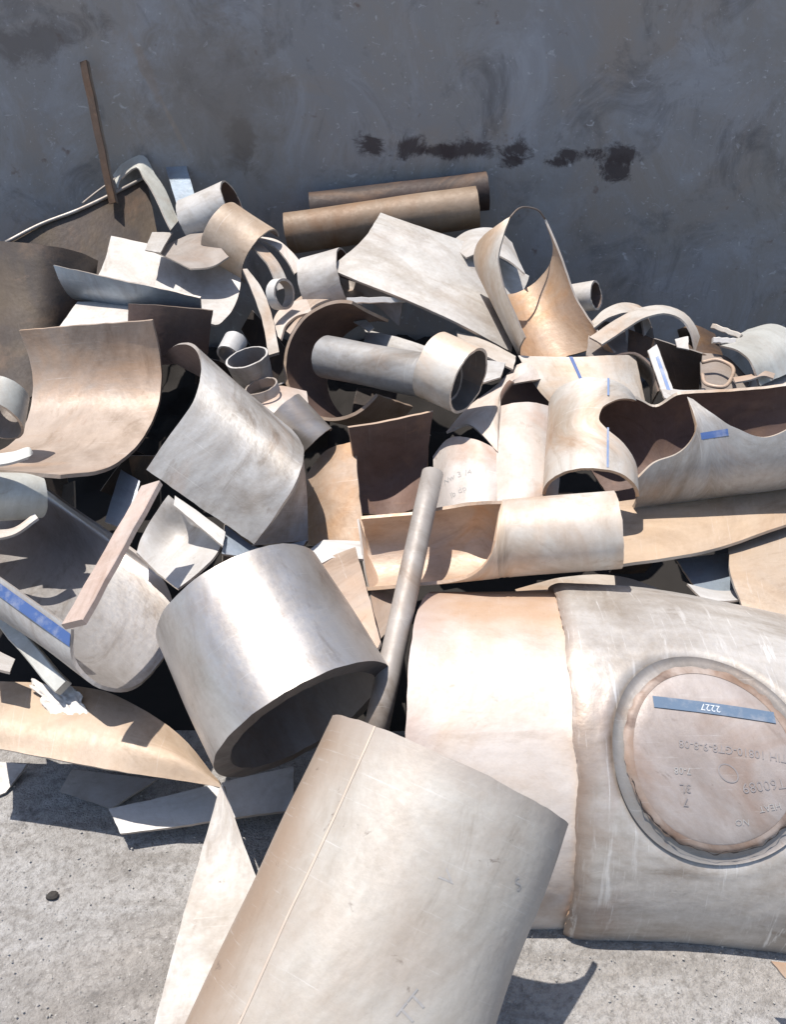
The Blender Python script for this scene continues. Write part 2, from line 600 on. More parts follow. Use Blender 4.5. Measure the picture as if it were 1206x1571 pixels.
def stripe_th(p, th0, th1, f0, f1, mat, name='painted_stripe', off=0.0022):
    vs, fs = [], []
    n = 20
    for k in range(n + 1):
        f = f0 + (f1 - f0) * k / n
        rr = p.r + (p.r1 - p.r) * f + off
        for th in (th0, (th0 + th1) / 2, th1):
            vs.append(p.c + p.ax * p.L * f + (p.e1 * math.cos(R(th)) + p.e2 * math.sin(R(th))) * rr)
        if k:
            b = 3 * k
            fs += [(b - 3, b - 2, b + 1, b), (b - 2, b - 1, b + 2, b + 1)]
    return raw_obj(name, vs, fs, mat, p.o)


def bead(p, s0, s1, r, mat, name='weld_seam', n=30):
    pts = [np.array(sample(p, s0 + (s1 - s0) * k / n, k / n, 0.0005)) for k in range(n + 1)]
    vs, fs = [], []
    for k, q in enumerate(pts):
        nn = sample(p, s0, k / n, 1.0) - sample(p, s0, k / n, 0.0); nn /= np.linalg.norm(nn)
        a = pts[min(k + 1, n)] - pts[max(k - 1, 0)]; a /= np.linalg.norm(a)
        b = np.cross(nn, a)
        for m in range(7):
            th = math.pi * m / 6
            vs.append(q + b * math.cos(th) * r * 1.6 + nn * math.sin(th) * r * (1 + 0.25 * math.sin(k * 5.1)))
        if k:
            for m in range(6):
                fs.append(((k - 1) * 7 + m, (k - 1) * 7 + m + 1, k * 7 + m + 1, k * 7 + m))
    return raw_obj(name, vs, fs, mat, p.o, True)


def text_mesh(s, bold=0.0):
    c = bpy.data.curves.new('t', 'FONT')
    c.body = s
    c.size = 1.0
    c.resolution_u = 2
    c.offset = bold
    c.align_x = 'CENTER'; c.align_y = 'CENTER'
    o = bpy.data.objects.new('t', c)
    COL.objects.link(o)
    dg = bpy.context.evaluated_depsgraph_get()
    me = bpy.data.meshes.new_from_object(o.evaluated_get(dg))
    v = [tuple(x.co) for x in me.vertices]
    f = [tuple(q.vertices) for q in me.polygons]
    bpy.data.objects.remove(o); bpy.data.curves.remove(c); bpy.data.meshes.remove(me)
    return v, f


def writing(p, txt, s, t, size, rot, mat, name='marker_writing', flip_u=False, bold=0.0, flip_v=False):
    """lettering laid on a patch: s,t centre fractions, size in metres, rot degrees in the patch's own frame"""
    v, f = text_mesh(txt, bold)
    Lu, Lv = p.us[-1, 0], p.vs[0, -1]
    ca, sa = math.cos(R(rot)), math.sin(R(rot))
    vs = []
    for x, y, _ in v:
        a, b = (x * ca - y * sa) * size, (x * sa + y * ca) * size
        if flip_u: a = -a
        if flip_v: b = -b
        vs.append(sample(p, s + a / Lu, t + b / Lv, 0.0008))
    return raw_obj(name, vs, f, mat, p.o)


def box_between(name, A, B, wdir, wid, th, mat, parent=None, taper=1.0):
    """a bar from A to B with a width direction"""
    A, B = pt(A), pt(B)
    a = B - A; L = np.linalg.norm(a); a /= L
    wd = np.array(wdir, float); wd -= a * np.dot(wd, a); wd /= np.linalg.norm(wd)
    n = np.cross(a, wd)
    b = min(wid, th) * 0.12
    prof = []
    for sx, sy in ((1, 1), (-1, 1), (-1, -1), (1, -1)):
        c = np.array([sx * wid / 2, sy * th / 2])
        if sx * sy > 0:
            prof += [c - [0, sy * b], c - [sx * b, 0]]
        else:
            prof += [c - [sx * b, 0], c - [0, sy * b]]
    vs, fs = [], []
    m = 9
    for k in range(m):
        f = k / (m - 1)
        sc = 1 + (taper - 1) * f
        wob = 0.0015 * math.sin(k * 2.3 + L * 50)
        for q in prof:
            vs.append(A + a * L * f + wd * (q[0] * sc + wob) + n * q[1])
    k8 = len(prof)
    for k in range(m - 1):
        for i in range(k8):
            j = (i + 1) % k8
            fs.append((k * k8 + i, k * k8 + j, (k + 1) * k8 + j, (k + 1) * k8 + i))
    fs.append(tuple(range(k8 - 1, -1, -1)))
    fs.append(tuple((m - 1) * k8 + i for i in range(k8)))
    return raw_obj(name, vs, fs, mat, parent)


def tube(name, pts, r, mat, parent=None, n=10, smooth=True, taper=None):
    P_ = crom([pt(p) for p in pts], max(2, 6 * (len(pts) - 1) + 1), True)
    vs, fs = [], []
    for k in range(len(P_)):
        a = P_[min(k + 1, len(P_) - 1)] - P_[max(k - 1, 0)]
        a /= np.linalg.norm(a)
        u = np.cross(a, [0.3, 0.2, 0.93]); u /= np.linalg.norm(u); v = np.cross(a, u)
        rr = r * (1 if taper is None else 1 + (taper - 1) * k / (len(P_) - 1))
        for i in range(n):
            th = 2 * math.pi * i / n
            vs.append(P_[k] + (u * math.cos(th) + v * math.sin(th)) * rr)
    for k in range(len(P_) - 1):
        for i in range(n):
            j = (i + 1) % n
            fs.append((k * n + i, k * n + j, (k + 1) * n + j, (k + 1) * n + i))
    fs.append(tuple(range(n - 1, -1, -1)))
    fs.append(tuple((len(P_) - 1) * n + i for i in range(n)))
    return raw_obj(name, vs, fs, mat, parent, smooth)


def structure(o):
    o['kind'] = 'structure'
    return o


# ================================================================== SETTING
def ground_material():
    m = bpy.data.materials.new('dusty_concrete')
    m.use_nodes = True
    t = m.node_tree; L = t.links.new
    b = t.nodes['Principled BSDF']
    tc = nd(t, 'ShaderNodeTexCoord')
    def noi(sc, det, ro=0.6, scale=(1, 1, 1), dist=0.0):
        mp = nd(t, 'ShaderNodeMapping'); mp.inputs['Scale'].default_value = scale
        mp.inputs['Rotation'].default_value = (0, 0, R(-35))
        L(tc.outputs['Object'], mp.inputs[0])
        n = nd(t, 'ShaderNodeTexNoise', i_Scale=sc, i_Detail=det, i_Roughness=ro, i_Distortion=dist)
        L(mp.outputs[0], n.inputs[0]); return n.outputs[0]
    def ramp(v, a, bb, lo=0.0, hi=1.0):
        r = nd(t, 'ShaderNodeMapRange'); L(v, r.inputs[0])
        for i, x in enumerate((a, bb, lo, hi)): r.inputs[i + 1].default_value = x
        return r.outputs[0]
    def mix(f, a, bb):
        x = nd(t, 'ShaderNodeMix', data_type='RGBA'); L(f, x.inputs[0])
        for i, c in ((6, a), (7, bb)):
            if isinstance(c, tuple): x.inputs[i].default_value = (*c, 1)
            else: L(c, x.inputs[i])
        return x.outputs[2]
    c = mix(ramp(noi(2.2, 5, 0.6, dist=0.7), 0.38, 0.62), (0.41, 0.38, 0.35), (0.44, 0.425, 0.41))
    c = mix(ramp(noi(5, 5, 0.65, (0.5, 2.2, 1)), 0.45, 0.72, 0, 0.8), c, (0.50, 0.495, 0.49))
    c = mix(ramp(noi(3.1, 7, 0.7, (1, 2.5, 1), 1.0), 0.47, 0.64, 0, 0.75), c, (0.26, 0.24, 0.22))
    c = mix(ramp(noi(55, 6, 0.75), 0.46, 0.68, 0, 0.85), c, (0.18, 0.165, 0.15))
    c = mix(ramp(noi(140, 3, 0.6), 0.63, 0.72, 0, 0.9), c, (0.56, 0.54, 0.51))
    c = mix(ramp(noi(11, 4, 0.7), 0.60, 0.72, 0, 0.65), c, (0.13, 0.12, 0.112))
    L(c, b.inputs['Base Color'])
    b.inputs['Roughness'].default_value = 0.9
    bp = nd(t, 'ShaderNodeBump', i_Strength=1.0, i_Distance=0.009)
    ad = nd(t, 'ShaderNodeMath', operation='ADD')
    L(noi(60, 6, 0.7), ad.inputs[0]); L(noi(170, 4, 0.6), ad.inputs[1])
    L(ad.outputs[0], bp.inputs['Height']); L(bp.outputs[0], b.inputs['Normal'])
    return m


M_GROUND = ground_material()
xs = np.concatenate([[-60, -20, -6], np.linspace(-2.2, 2.2, 90), [6, 20, 60]])
ys = np.concatenate([[-60, -20, -5, -1], np.linspace(0.2, 3.0, 70), [4.5, 6, 20, 60]])
gv = [(x, y, 0.006 * noise.noise(Vector((x * 3, y * 3, 0))) + 0.003 * noise.noise(Vector((x * 13, y * 13, 2)))) for x in xs for y in ys]
gf = [(i * len(ys) + j, (i + 1) * len(ys) + j, (i + 1) * len(ys) + j + 1, i * len(ys) + j + 1)
      for i in range(len(xs) - 1) for j in range(len(ys) - 1)]
structure(raw_obj('ground', gv, gf, M_GROUND, smooth=True))


def wall_material():
    m = bpy.data.materials.new('worn_dark_steel_wall')
    m.use_nodes = True
    t = m.node_tree; L = t.links.new
    b = t.nodes['Principled BSDF']
    tc = nd(t, 'ShaderNodeTexCoord')
    def noi(sc, det, ro=0.6, scale=(1, 1, 1), dist=0.0, rot=0):
        mp = nd(t, 'ShaderNodeMapping'); mp.inputs['Scale'].default_value = scale
        mp.inputs['Rotation'].default_value = (0, R(rot), 0)
        L(tc.outputs['Object'], mp.inputs[0])
        n = nd(t, 'ShaderNodeTexNoise', i_Scale=sc, i_Detail=det, i_Roughness=ro, i_Distortion=dist)
        L(mp.outputs[0], n.inputs[0]); return n.outputs[0]
    def ramp(v, a, bb, lo=0.0, hi=1.0):
        r = nd(t, 'ShaderNodeMapRange'); L(v, r.inputs[0])
        for i, x in enumerate((a, bb, lo, hi)): r.inputs[i + 1].default_value = x
        return r.outputs[0]
    def mix(f, a, bb):
        x = nd(t, 'ShaderNodeMix', data_type='RGBA'); L(f, x.inputs[0])
        for i, c in ((6, a), (7, bb)):
            if isinstance(c, tuple): x.inputs[i].default_value = (*c, 1)
            else: L(c, x.inputs[i])
        return x.outputs[2]
    c = mix(ramp(noi(0.9, 5, 0.65, dist=0.7), 0.38, 0.62), (0.245, 0.246, 0.260), (0.268, 0.252, 0.238))
    c = mix(ramp(noi(1.5, 6, 0.68, (1.1, 1, 1.0), 1.2, 20), 0.48, 0.66, 0, 0.75), c, (0.285, 0.245, 0.215))
    c = mix(ramp(noi(2.6, 7, 0.72, (1.1, 1, 0.9), 0.8), 0.48, 0.68, 0, 0.65), c, (0.345, 0.36, 0.40))
    c = mix(ramp(noi(3.4, 7, 0.74, (1.1, 1, 0.9), 0.9), 0.52, 0.72, 0, 0.75), c, (0.095, 0.09, 0.095))
    c = mix(ramp(noi(9, 7, 0.78, (1.3, 1, 0.8), 0.7, 25), 0.60, 0.74, 0, 0.5), c, (0.34, 0.35, 0.39))
    c = mix(ramp(noi(26, 3, 0.6, (1.0, 1, 1.4), 0.8, 40), 0.66, 0.74, 0, 0.65), c, (0.50, 0.50, 0.53))
    c = mix(ramp(noi(60, 2, 0.5), 0.69, 0.76, 0, 0.6), c, (0.46, 0.46, 0.48))
    c = mix(ramp(noi(14, 3, 0.6), 0.68, 0.76, 0, 0.6), c, (0.13, 0.07, 0.05))
    # shapes that stay on the wall: dark brush smears in a row, a long pale scratch, a rust stain
    sep = nd(t, 'ShaderNodeSeparateXYZ'); L(tc.outputs['Object'], sep.inputs[0])
    rag = noi(9, 6, 0.75, (1, 1, 1), 0.6)
    def mth(op, a, b_=None):
        x = nd(t, 'ShaderNodeMath', operation=op)
        for i, q in enumerate((a, b_)):
            if q is None: continue
            if isinstance(q, (int, float)): x.inputs[i].default_value = q
            else: L(q, x.inputs[i])
        return x.outputs[0]
    def blot(px, py, rx, rz, col, stg, ragk=1.7, ang=0.0):
        d = ray(px, py); k = WALL_Y / d[1]
        X = d[0] * k; Zw = CAM_H + d[2] * k - WALL_CZ
        sx, sz = rx * k / FPX, rz * k / FPX
        ax_, az_ = mth('SUBTRACT', sep.outputs[0], X), mth('SUBTRACT', sep.outputs[2], Zw)
        ca, sa = math.cos(R(ang)), math.sin(R(ang))
        u = mth('DIVIDE', mth('ADD', mth('MULTIPLY', ax_, ca), mth('MULTIPLY', az_, sa)), sx)
        v = mth('DIVIDE', mth('SUBTRACT', mth('MULTIPLY', az_, ca), mth('MULTIPLY', ax_, sa)), sz)
        r2 = mth('SQRT', mth('ADD', mth('MULTIPLY', u, u), mth('MULTIPLY', v, v)))
        f = mth('ADD', r2, mth('MULTIPLY', mth('SUBTRACT', rag, 0.5), ragk * 2))
        return mix(ramp(f, 0.55, 1.15, stg, 0.0), c, col)
    for q in [(568, 223, 22, 14), (634, 228, 26, 16), (672, 231, 30, 10), (716, 231, 42, 13), (795, 230, 28, 14), (786, 248, 18, 9),
              (874, 236, 28, 15), (858, 248, 18, 8), (955, 238, 34, 14), (948, 262, 22, 16)]:
        c = blot(*q, (0.045, 0.032, 0.034), 0.9, 2.3)
    c = blot(372, 225, 22, 40, (0.09, 0.065, 0.05), 0.7)
    c = blot(225, 110, 60, 9, (0.30, 0.24, 0.20), 0.6, 1.3, -72)
    c = blot(268, 195, 45, 4, (0.40, 0.32, 0.26), 0.7, 1.0, -68)
    c = blot(330, 150, 110, 120, (0.20, 0.175, 0.155), 0.6, 1.5)
    c = blot(60, 60, 110, 30, (0.12, 0.105, 0.10), 0.7, 1.5, 12)
    L(c, b.inputs['Base Color'])
    b.inputs['Metallic'].default_value = 0.1
    b.inputs['Roughness'].default_value = 0.62
    bp = nd(t, 'ShaderNodeBump', i_Strength=0.35, i_Distance=0.01)
    L(noi(12, 6, 0.7), bp.inputs['Height']); L(bp.outputs[0], b.inputs['Normal'])
    return m


WALL_Y = 3.75
WALL_CZ = 1.15
M_WALL = wall_material()
xs = np.linspace(-4.5, 4.5, 46); zs = np.linspace(-0.05, 2.35, 20)
wv, wf = [], []
for side in (0, 1):
    for x in xs:
        for z in zs:
            wv.append((x, WALL_Y + side * 0.12 + (0.012 * noise.noise(Vector((x * 0.9, z * 0.9, 3))) if not side else 0), z))
nz = len(zs); off = len(xs) * nz
for i in range(len(xs) - 1):
    for j in range(nz - 1):
        a = i * nz + j
        wf.append((a, a + nz, a + nz + 1, a + 1))
        wf.append((off + a, off + a + 1, off + a + nz + 1, off + a + nz))
for i in range(len(xs) - 1):
    a = i * nz + nz - 1
    wf.append((a, a + nz, off + a + nz, off + a))
for i in (0, len(xs) - 1):
    for j in range(nz - 1):
        a = i * nz + j
        wf.append((a, a + 1, off + a + 1, off + a))
wall = raw_obj('steel_wall', wv, wf, M_WALL, smooth=False)
tag(wall, 'tall dark blue grey steel wall with scratches behind the scrap heap', 'wall')

def wallpt(px, py, off=0.004):
    d = ray(px, py)
    return CAMP + d * ((WALL_Y - off) / d[1])


# near-black fill added under the heap to keep its gaps dark
M_CORE = plain('gap_fill_black', (0.014, 0.012, 0.011), 0, 1.0, (0.024, 0.021, 0.019), 19)
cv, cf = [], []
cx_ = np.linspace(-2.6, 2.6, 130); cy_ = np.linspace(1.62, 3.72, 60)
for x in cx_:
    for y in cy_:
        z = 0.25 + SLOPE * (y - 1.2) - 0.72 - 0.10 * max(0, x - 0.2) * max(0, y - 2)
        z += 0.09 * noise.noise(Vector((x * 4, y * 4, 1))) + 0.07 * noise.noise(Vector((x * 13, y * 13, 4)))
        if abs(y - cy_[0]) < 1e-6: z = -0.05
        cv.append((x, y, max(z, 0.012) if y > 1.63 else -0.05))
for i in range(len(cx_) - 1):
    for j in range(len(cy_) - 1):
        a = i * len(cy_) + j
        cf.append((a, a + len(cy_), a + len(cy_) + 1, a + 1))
structure(raw_obj('dark_gap_fill', cv, cf, M_CORE, smooth=True))

# ================================================================== HEAP, BACK ROW
# angle bar leaning on the wall
ab = bpy.data.objects.new('angle_bar', None)
ab.location = Vector(D(172, 312, 3.36)); link(ab)
tag(ab, 'thin rusty angle bar standing upright against the wall at upper left', 'bar')
A_, B_ = D(172, 312, 3.36), wallpt(127, 94, 0.06)
box_between('flange', A_, B_, (1, -0.4, 0), 0.030, 0.006, M_RUST, ab)
box_between('flange', A_ + np.array([0.010, 0.013, 0]), B_ + np.array([0.010, 0.013, 0]), (0.15, 1, 0), 0.024, 0.005, M_BROWNTUBE, ab)

p = loft('tank_panel', [[(5, 374, 0.06), (60, 346, .03), (120, 323, 0.0), (165, 302, -.02), (224, 272, 0.0)],
                        [(0, 560, .5), (60, 545, .5), (120, 530, .48), (180, 510, .45), (262, 470, .42)]], 0.012, (M_DRUM, M_RUST),
         label='large rusty brown panel with a pale rolled top edge at the far left', cat='panel')
tube('rolled_edge', [(8, 372, 0.05), (60, 345, .02), (120, 322, -.01), (165, 301, -.03), (224, 271, -.01)], 0.0065, M_EDGE, p.o)
tag(tube('wire', [(126, 312, .0), (146, 296, -.01), (168, 280, -.02), (192, 262, .0)], 0.004, M_EDGE),
    'pale bent wire crossing the top edge of the rusty panel', 'wire')
loft('drum_side', [[(-90, 372, .05), (0, 370, -.18), (70, 376, -.20), (125, 388, -.05), (150, 400, .08)],
                   [(-90, 660, .42), (-10, 640, .30), (60, 600, .26), (105, 560, .34), (130, 540, .46)]], 0.010, (M_DRUM, M_RUST, M_DKEDGE), nu=14,
     label='dark brown curved drum side at the left edge behind the beige plate', cat='panel')
loft('bent_strip', [[(172, 268, .0), (186, 250, .0), (214, 237, -.02), (240, 270, -.06), (274, 338, -.05)],
                    [(181, 290, -.06), (188, 270, -.06), (204, 257, -.10), (221, 275, -.14), (262, 352, -.13)]], 0.006, (M_GREEN, M_INGREY),
     label='greenish white strip bent to an arch above the rusty panel', cat='strip')
loft('plate', [[(252, 251, .02), (272, 318, .02)], [(283, 246, .02), (300, 305, .02)]], 0.006, (M_BLUEGREY,),
     label='small bluish steel plate leaning on the wall behind the arched strip', cat='plate')
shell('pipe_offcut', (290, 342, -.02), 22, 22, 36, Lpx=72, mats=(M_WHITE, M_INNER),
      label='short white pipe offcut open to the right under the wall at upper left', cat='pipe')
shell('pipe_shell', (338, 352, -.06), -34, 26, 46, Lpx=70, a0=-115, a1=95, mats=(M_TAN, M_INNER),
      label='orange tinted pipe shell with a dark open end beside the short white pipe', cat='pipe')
loft('plate', [[(236, 385, -.03), (275, 366, -.03), (314, 350, -.05)], [(292, 412, -.05), (325, 408, -.06), (350, 394, -.08)]], 0.006, (M_INGREY, M_INNER),
     label='dull beige plate between the white trough and the orange tinted shell', cat='plate')
loft('plate', [[(222, 384, -.05), (233, 356, -.05)], [(246, 388, -.08), (264, 357, -.08)]], 0.005, (M_WHITE,),
     label='tiny white scrap plate at the back edge of the white trough', cat='plate')
loft('bent_strip', [[(348, 372, -.04), (362, 363, -.04), (385, 366, -.04), (412, 384, -.04), (432, 410, -.04), (444, 440, .0)],
                    [(352, 378, -.08), (366, 371, -.08), (382, 376, -.08), (402, 394, -.08), (418, 420, -.08), (427, 445, -.04)]], 0.006, (M_PALE, M_INNER),
     label='pale curved strip arching over the dark hollow, the lower of two', cat='strip')
loft('bent_strip', [[(392, 362, .04), (420, 366, .03), (448, 386, .03), (466, 408, .03)],
                    [(398, 368, .0), (416, 376, .0), (440, 398, .0), (452, 420, .0)]], 0.006, (M_PINK, M_INNER),
     label='pinkish curved strip arching beside the brown tube, the upper of two', cat='strip')
shell('dark_tube', D(478, 325, 3.54), to=D(748, 293, 3.52), rpx=28, mats=(M_DKTUBE, M_INNER, M_DKEDGE),
      label='dark rusty tube lying along the foot of the wall behind the brown tube', cat='tube')
shell('brown_tube', D(440, 358, 3.42), to=D(733, 317, 3.39), rpx=31, mats=(M_BROWNTUBE, M_INNER, M_DKEDGE), t=.010,
      label='long brown tube by the wall behind the big white plate', cat='tube')
shell('pipe_offcut', (474, 442, .06), 14, 18, 46, Lpx=60, mats=(M_WHITE, M_INNER),
      label='white pipe offcut tucked under the left corner of the big white plate', cat='pipe')
loft('plate', [[(690, 372, .05), (722, 352, .03), (758, 350, .03), (786, 372, .05)], [(716, 395, -.04), (742, 385, -.04), (780, 398, -.04), (806, 420, -.02)]], 0.006, (M_WHITE,),
     label='white curved plate showing behind the upper edge of the big white plate', cat='plate')
shell('pipe_offcut', (880, 458, .10), 8, 24, 22, Lpx=34, mats=(M_WHITE, M_INNER),
      label='small whitish pipe offcut with its dark mouth against the wall, right of the twin-horned shell', cat='pipe')
loft('plate', [[(876, 474, .16), (908, 490, .16)], [(886, 520, .14), (918, 522, .14)]], 0.006, (M_WHITE,),
     label='small white plate below the whitish pipe offcut at the wall', cat='plate')

# ------------------------------------------------------------------ big white plate and neighbours
p = loft('big_plate', [[(584, 326, -.13), (640, 345, -.10), (732, 379, .05), (812, 424, .22)],
                       [(556, 368, -.16), (610, 390, -.12), (725, 440, .02), (794, 474, .20)],
                       [(504, 412, -.14), (560, 435, -.12), (620, 458, -.10), (718, 503, -.01), (785, 540, .15)]], 0.008, (M_DUSTY, M_INGREY),
         label='big white steel plate with scuffed surface sloping across the top of the heap', cat='plate')
loft('plate', [[(700, 508, .04), (750, 525, .04), (792, 546, .03)], [(704, 526, .0), (745, 545, .0), (788, 566, .0)]], 0.006, (M_PALE,),
     label='narrow pale plate edge just below the right end of the big white plate', cat='plate')
loft('plate', [[(740, 552, .0), (776, 556, .0)], [(730, 590, -.05), (768, 578, -.05)]], 0.005, (M_WHITE, M_LBLUE),
     label='small white plate with a blue paint mark beside the open coupling', cat='plate')
bm = box_between('flat_bar', (532, 461, -.10), (622, 460, -.06), UPV, 0.018, 0.010, M_WHITE)
tag(bm, 'thin white bar lying level over the mouth of the big rusty ring', 'bar')
loft('plate', [[(520, 425, .02), (545, 433, .02), (618, 462, .02)], [(535, 455, .06), (560, 460, .08), (612, 500, .12)]], 0.006, (M_INGREY, M_INNER),
     label='dark grey plate in the shade under the left corner of the big white plate', cat='plate')
loft('plate', [[(532, 486, .02), (547, 472, .02)], [(566, 508, .0), (574, 503, .0)]], 0.004, (M_WHITE,),
     label='small white triangular scrap above the grey tube', cat='plate')
loft('plate', [[(560, 505, .12), (614, 518, .08), (664, 534, .04)], [(556, 545, .10), (610, 552, .08), (656, 560, .04)]], 0.006, (M_GREY,),
     label='grey plate behind the grey tube and its coupling', cat='plate')

# white trough at upper left
loft('trough', [[(170, 362, .10), (162, 394, .11), (148, 428, .12), (130, 452, .10), (112, 456, .03), (94, 434, -.09), (83, 407, -.18)],
                [(369, 404, .08), (368, 442, .12), (350, 484, .12), (328, 498, .08), (313, 488, .02), (309, 472, -.07), (308, 455, -.16)]], 0.007, (M_WHITE, M_BLUEGREY), nv=30,  # bluish outer side puts the unlit tone into the colour
     nu=20, label='white half pipe trough with its shade-coloured outer side turned to the viewer, upper left', cat='pipe')
loft('plate', [[(88, 503, -.05), (118, 462, .02)], [(197, 500, -.05), (197, 462, .02)]], 0.006, (M_WHITE,),
     label='white plate under the white trough at upper left', cat='plate')
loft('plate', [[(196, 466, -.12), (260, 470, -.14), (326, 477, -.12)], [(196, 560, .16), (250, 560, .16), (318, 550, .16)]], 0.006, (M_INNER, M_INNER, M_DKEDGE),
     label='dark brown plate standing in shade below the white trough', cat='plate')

# beige concave plate at left
p = loft('curved_plate', [[D(28, 507, 2.735), D(42, 545, 2.765), D(49, 580, 2.78), D(48, 612, 2.765), D(38, 650, 2.69), D(5, 688, 2.53), D(-60, 706, 2.36), D(-130, 712, 2.2)],
                          [D(233, 491, 2.655), D(242, 530, 2.695), D(247, 565, 2.715), D(244, 612, 2.70), D(230, 652, 2.62), D(198, 695, 2.47), D(150, 722, 2.32), D(92, 729, 2.22)]], 0.010,
         (M_BEIGE, M_INNER, M_BEIGE), nv=40, nu=18, label='large beige curved plate hollow to the viewer with heat tinted middle, left side', cat='plate')

# grey half pipe with dark open left end
p = loft('half_pipe', [[(252, 545, .02), (270, 529, -.10), (290, 526, -.20), (306, 541, -.28), (308, 570, -.30), (297, 615, -.27), (257, 672, -.16), (224, 720, -.05)],
                       [(432, 640, .02), (446, 655, -.10), (458, 672, -.18), (466, 695, -.25), (463, 716, -.28), (452, 744, -.26), (420, 793, -.17), (388, 835, -.06)]], 0.009,
         (M_GREY, M_INNER), nv=44, nu=20, label='grey half pipe with faint stencil lines and a dark open left end, left of centre', cat='pipe')
writing(p, 'TP 316L SCH', 0.56, 0.42, 0.017, 32, M_FAINT, 'stencil_text', flip_v=True)
writing(p, '08 20-6-0712', 0.60, 0.47, 0.017, 32, M_FAINT, 'stencil_text', flip_v=True)
loft('plate', [[(462, 697, -.10), (452, 742, -.10), (388, 837, -.02)], [(464, 699, -.06), (470, 760, .0), (473, 829, .06)]], 0.007, (M_GREY, M_INGREY), smooth=True,
     label='grey triangular plate at the lower right end of the grey half pipe', cat='plate')

# small pipes
shell('pipe_stub', (350, 545, -.08), 62, -42, 19, L=.07, mats=(M_WHITE, M_INGREY), t=.006,
      label='short white pipe stub with its mouth down, beside the small grey bushing', cat='pipe')
shell('bushing', (378, 548, -.14), -72, -24, 33, Lpx=48, r1=.055, mats=(M_GREY, M_INGREY, M_WHITE), t=.006,
      label='small grey bushing with open top and bright rim', cat='pipe')
shell('ring', (400, 592, -.10), -70, -24, 26, Lpx=14, mats=(M_PINK, M_INGREY), t=.005,
      label='pinkish narrow ring below the small grey bushing', cat='ring')
loft('flat_strip', [[(372, 412, -.02), (384, 440, -.05), (402, 492, -.06), (412, 545, -.06)], [(379, 412, -.02), (400, 440, -.05), (418, 488, -.06), (428, 540, -.06)]],
     0.010, (M_PALE, M_PALE), label='narrow pale strip standing on end between the white trough and the big rusty ring', cat='strip')
shell('ring', (424, 452, -.12), 4, 42, 24, L=.035, mats=(M_WHITE, M_INGREY), t=.008,
      label='small pale ring lying in front of the dark hollow', cat='ring')

# big rusty ring with the grey tube in it
p = shell('pipe_ring', (515, 553, -.06), -20, -60, 93, L=.26, a0=17, a1=266, mats=(M_BEIGE, M_INNER, M_BEIGE), t=.010, nu=44,
          label='big pipe ring with dark rusty inside facing right, holding the grey tube', cat='pipe')
loft('bent_strip', [[(428, 500, .02), (452, 462, .03), (484, 444, .04), (520, 437, .05), (556, 446, .06)],
                    [(445, 512, -.02), (466, 482, -.01), (494, 462, .0), (524, 456, .01), (556, 464, .02)]], 0.008, (M_BEIGE, M_INNER),
     label='beige curved band over the top of the big rusty ring', cat='strip')
loft('bent_strip', [[(416, 505, .01), (424, 480, .01), (446, 464, .02), (470, 458, .02)], [(430, 520, -.03), (438, 498, -.03), (456, 484, -.02), (478, 478, -.02)]], 0.008, (M_PINK, M_INNER),
     label='pinkish curved band at the upper left of the big rusty ring', cat='strip')
p = shell('long_tube', D(500, 548, 2.72), to=D(690, 583, 2.46), rpx=32, mats=(M_GREY, M_INGREY), t=.008,
          label='grey tube lying inside the rusty ring and running into a coupling', cat='tube')
shell('coupling', D(664, 561, 2.465), to=D(720, 585, 2.415), rpx=53, mats=(M_PALE, metal('dark_grey_inside', (0.17, 0.16, 0.155), (0.13, 0.12, 0.115), 0.1, 0.6), M_PALE), t=.008,
      label='pale open coupling at the right end of the grey tube', cat='coupling')
loft('plate', [[(392, 610, -.04), (425, 592, -.04), (470, 600, -.03)], [(400, 640, -.08), (430, 640, -.08), (480, 660, -.06)]], 0.008, (M_PINK, M_INNER),
     label='pinkish plate below the left of the big rusty ring', cat='plate')
shell('pipe_offcut', (436, 626, -.12), -47, 10, 32, Lpx=72, a0=-110, a1=110, mats=(M_SILVER, M_INNER), t=.006,
      label='short shiny grey pipe offcut right of the grey half pipe', cat='pipe')

# ------------------------------------------------------------------ twin-horned shell
p = shell('horned_shell', (797, 402, -.15), -60, 34, 65, Lpx=124, a0=[(0, -16), (.12, 2), (.3, 24), (.6, 36), (1, 40)],
          a1=[(0, 268), (.12, 250), (.3, 238), (.5, 232), (.8, 238), (1, 252)], nv=44, nu=64, t=.007,
          pA=[(-180, .015), (-145, .0), (-115, -.03), (-92, -.10), (-60, -.10), (-16, -.075), (10, -.07), (35, -.075), (55, -.07), (75, -.05), (110, .005), (150, .02), (180, .015)],
          pB=[(-180, .0), (-140, .04), (-105, .12), (0, .0), (90, .0), (180, .0)], mats=(M_PALE, M_INBEIGE),
          label='half pipe with two pointed horns and a beige hollow, standing at the wall', cat='pipe')
q0, q1 = sample(p, 0.0, 0.0, -.003), sample(p, 1.0, 0.0, -.003)
qm = (q0 + q1) / 2 + np.array([0, .02, .030])
tube('rim_sliver', [q0, q0 * .6 + qm * .4 + np.array([0, 0, .012]), qm, q1 * .6 + qm * .4 + np.array([0, 0, .012]), q1], 0.0032, M_DKEDGE, p.o, n=6)
p = loft('striped_pipe', [[(795, 545, .06), (820, 590, .06), (850, 625, .06)], [(866, 548, -.04), (886, 590, -.04), (900, 625, -.04)], [(930, 546, -.06), (942, 590, -.06), (955, 620, -.06)], [(975, 545, .02), (985, 590, .02), (990, 615, .02)]],
         0.007, (M_PALE, M_INNER), nu=26, label='pale pipe with a slanting blue stripe under the twin-horned shell', cat='pipe')
stripe(p, 0.37, 0.397, 0.0, 0.9, M_BLUE)

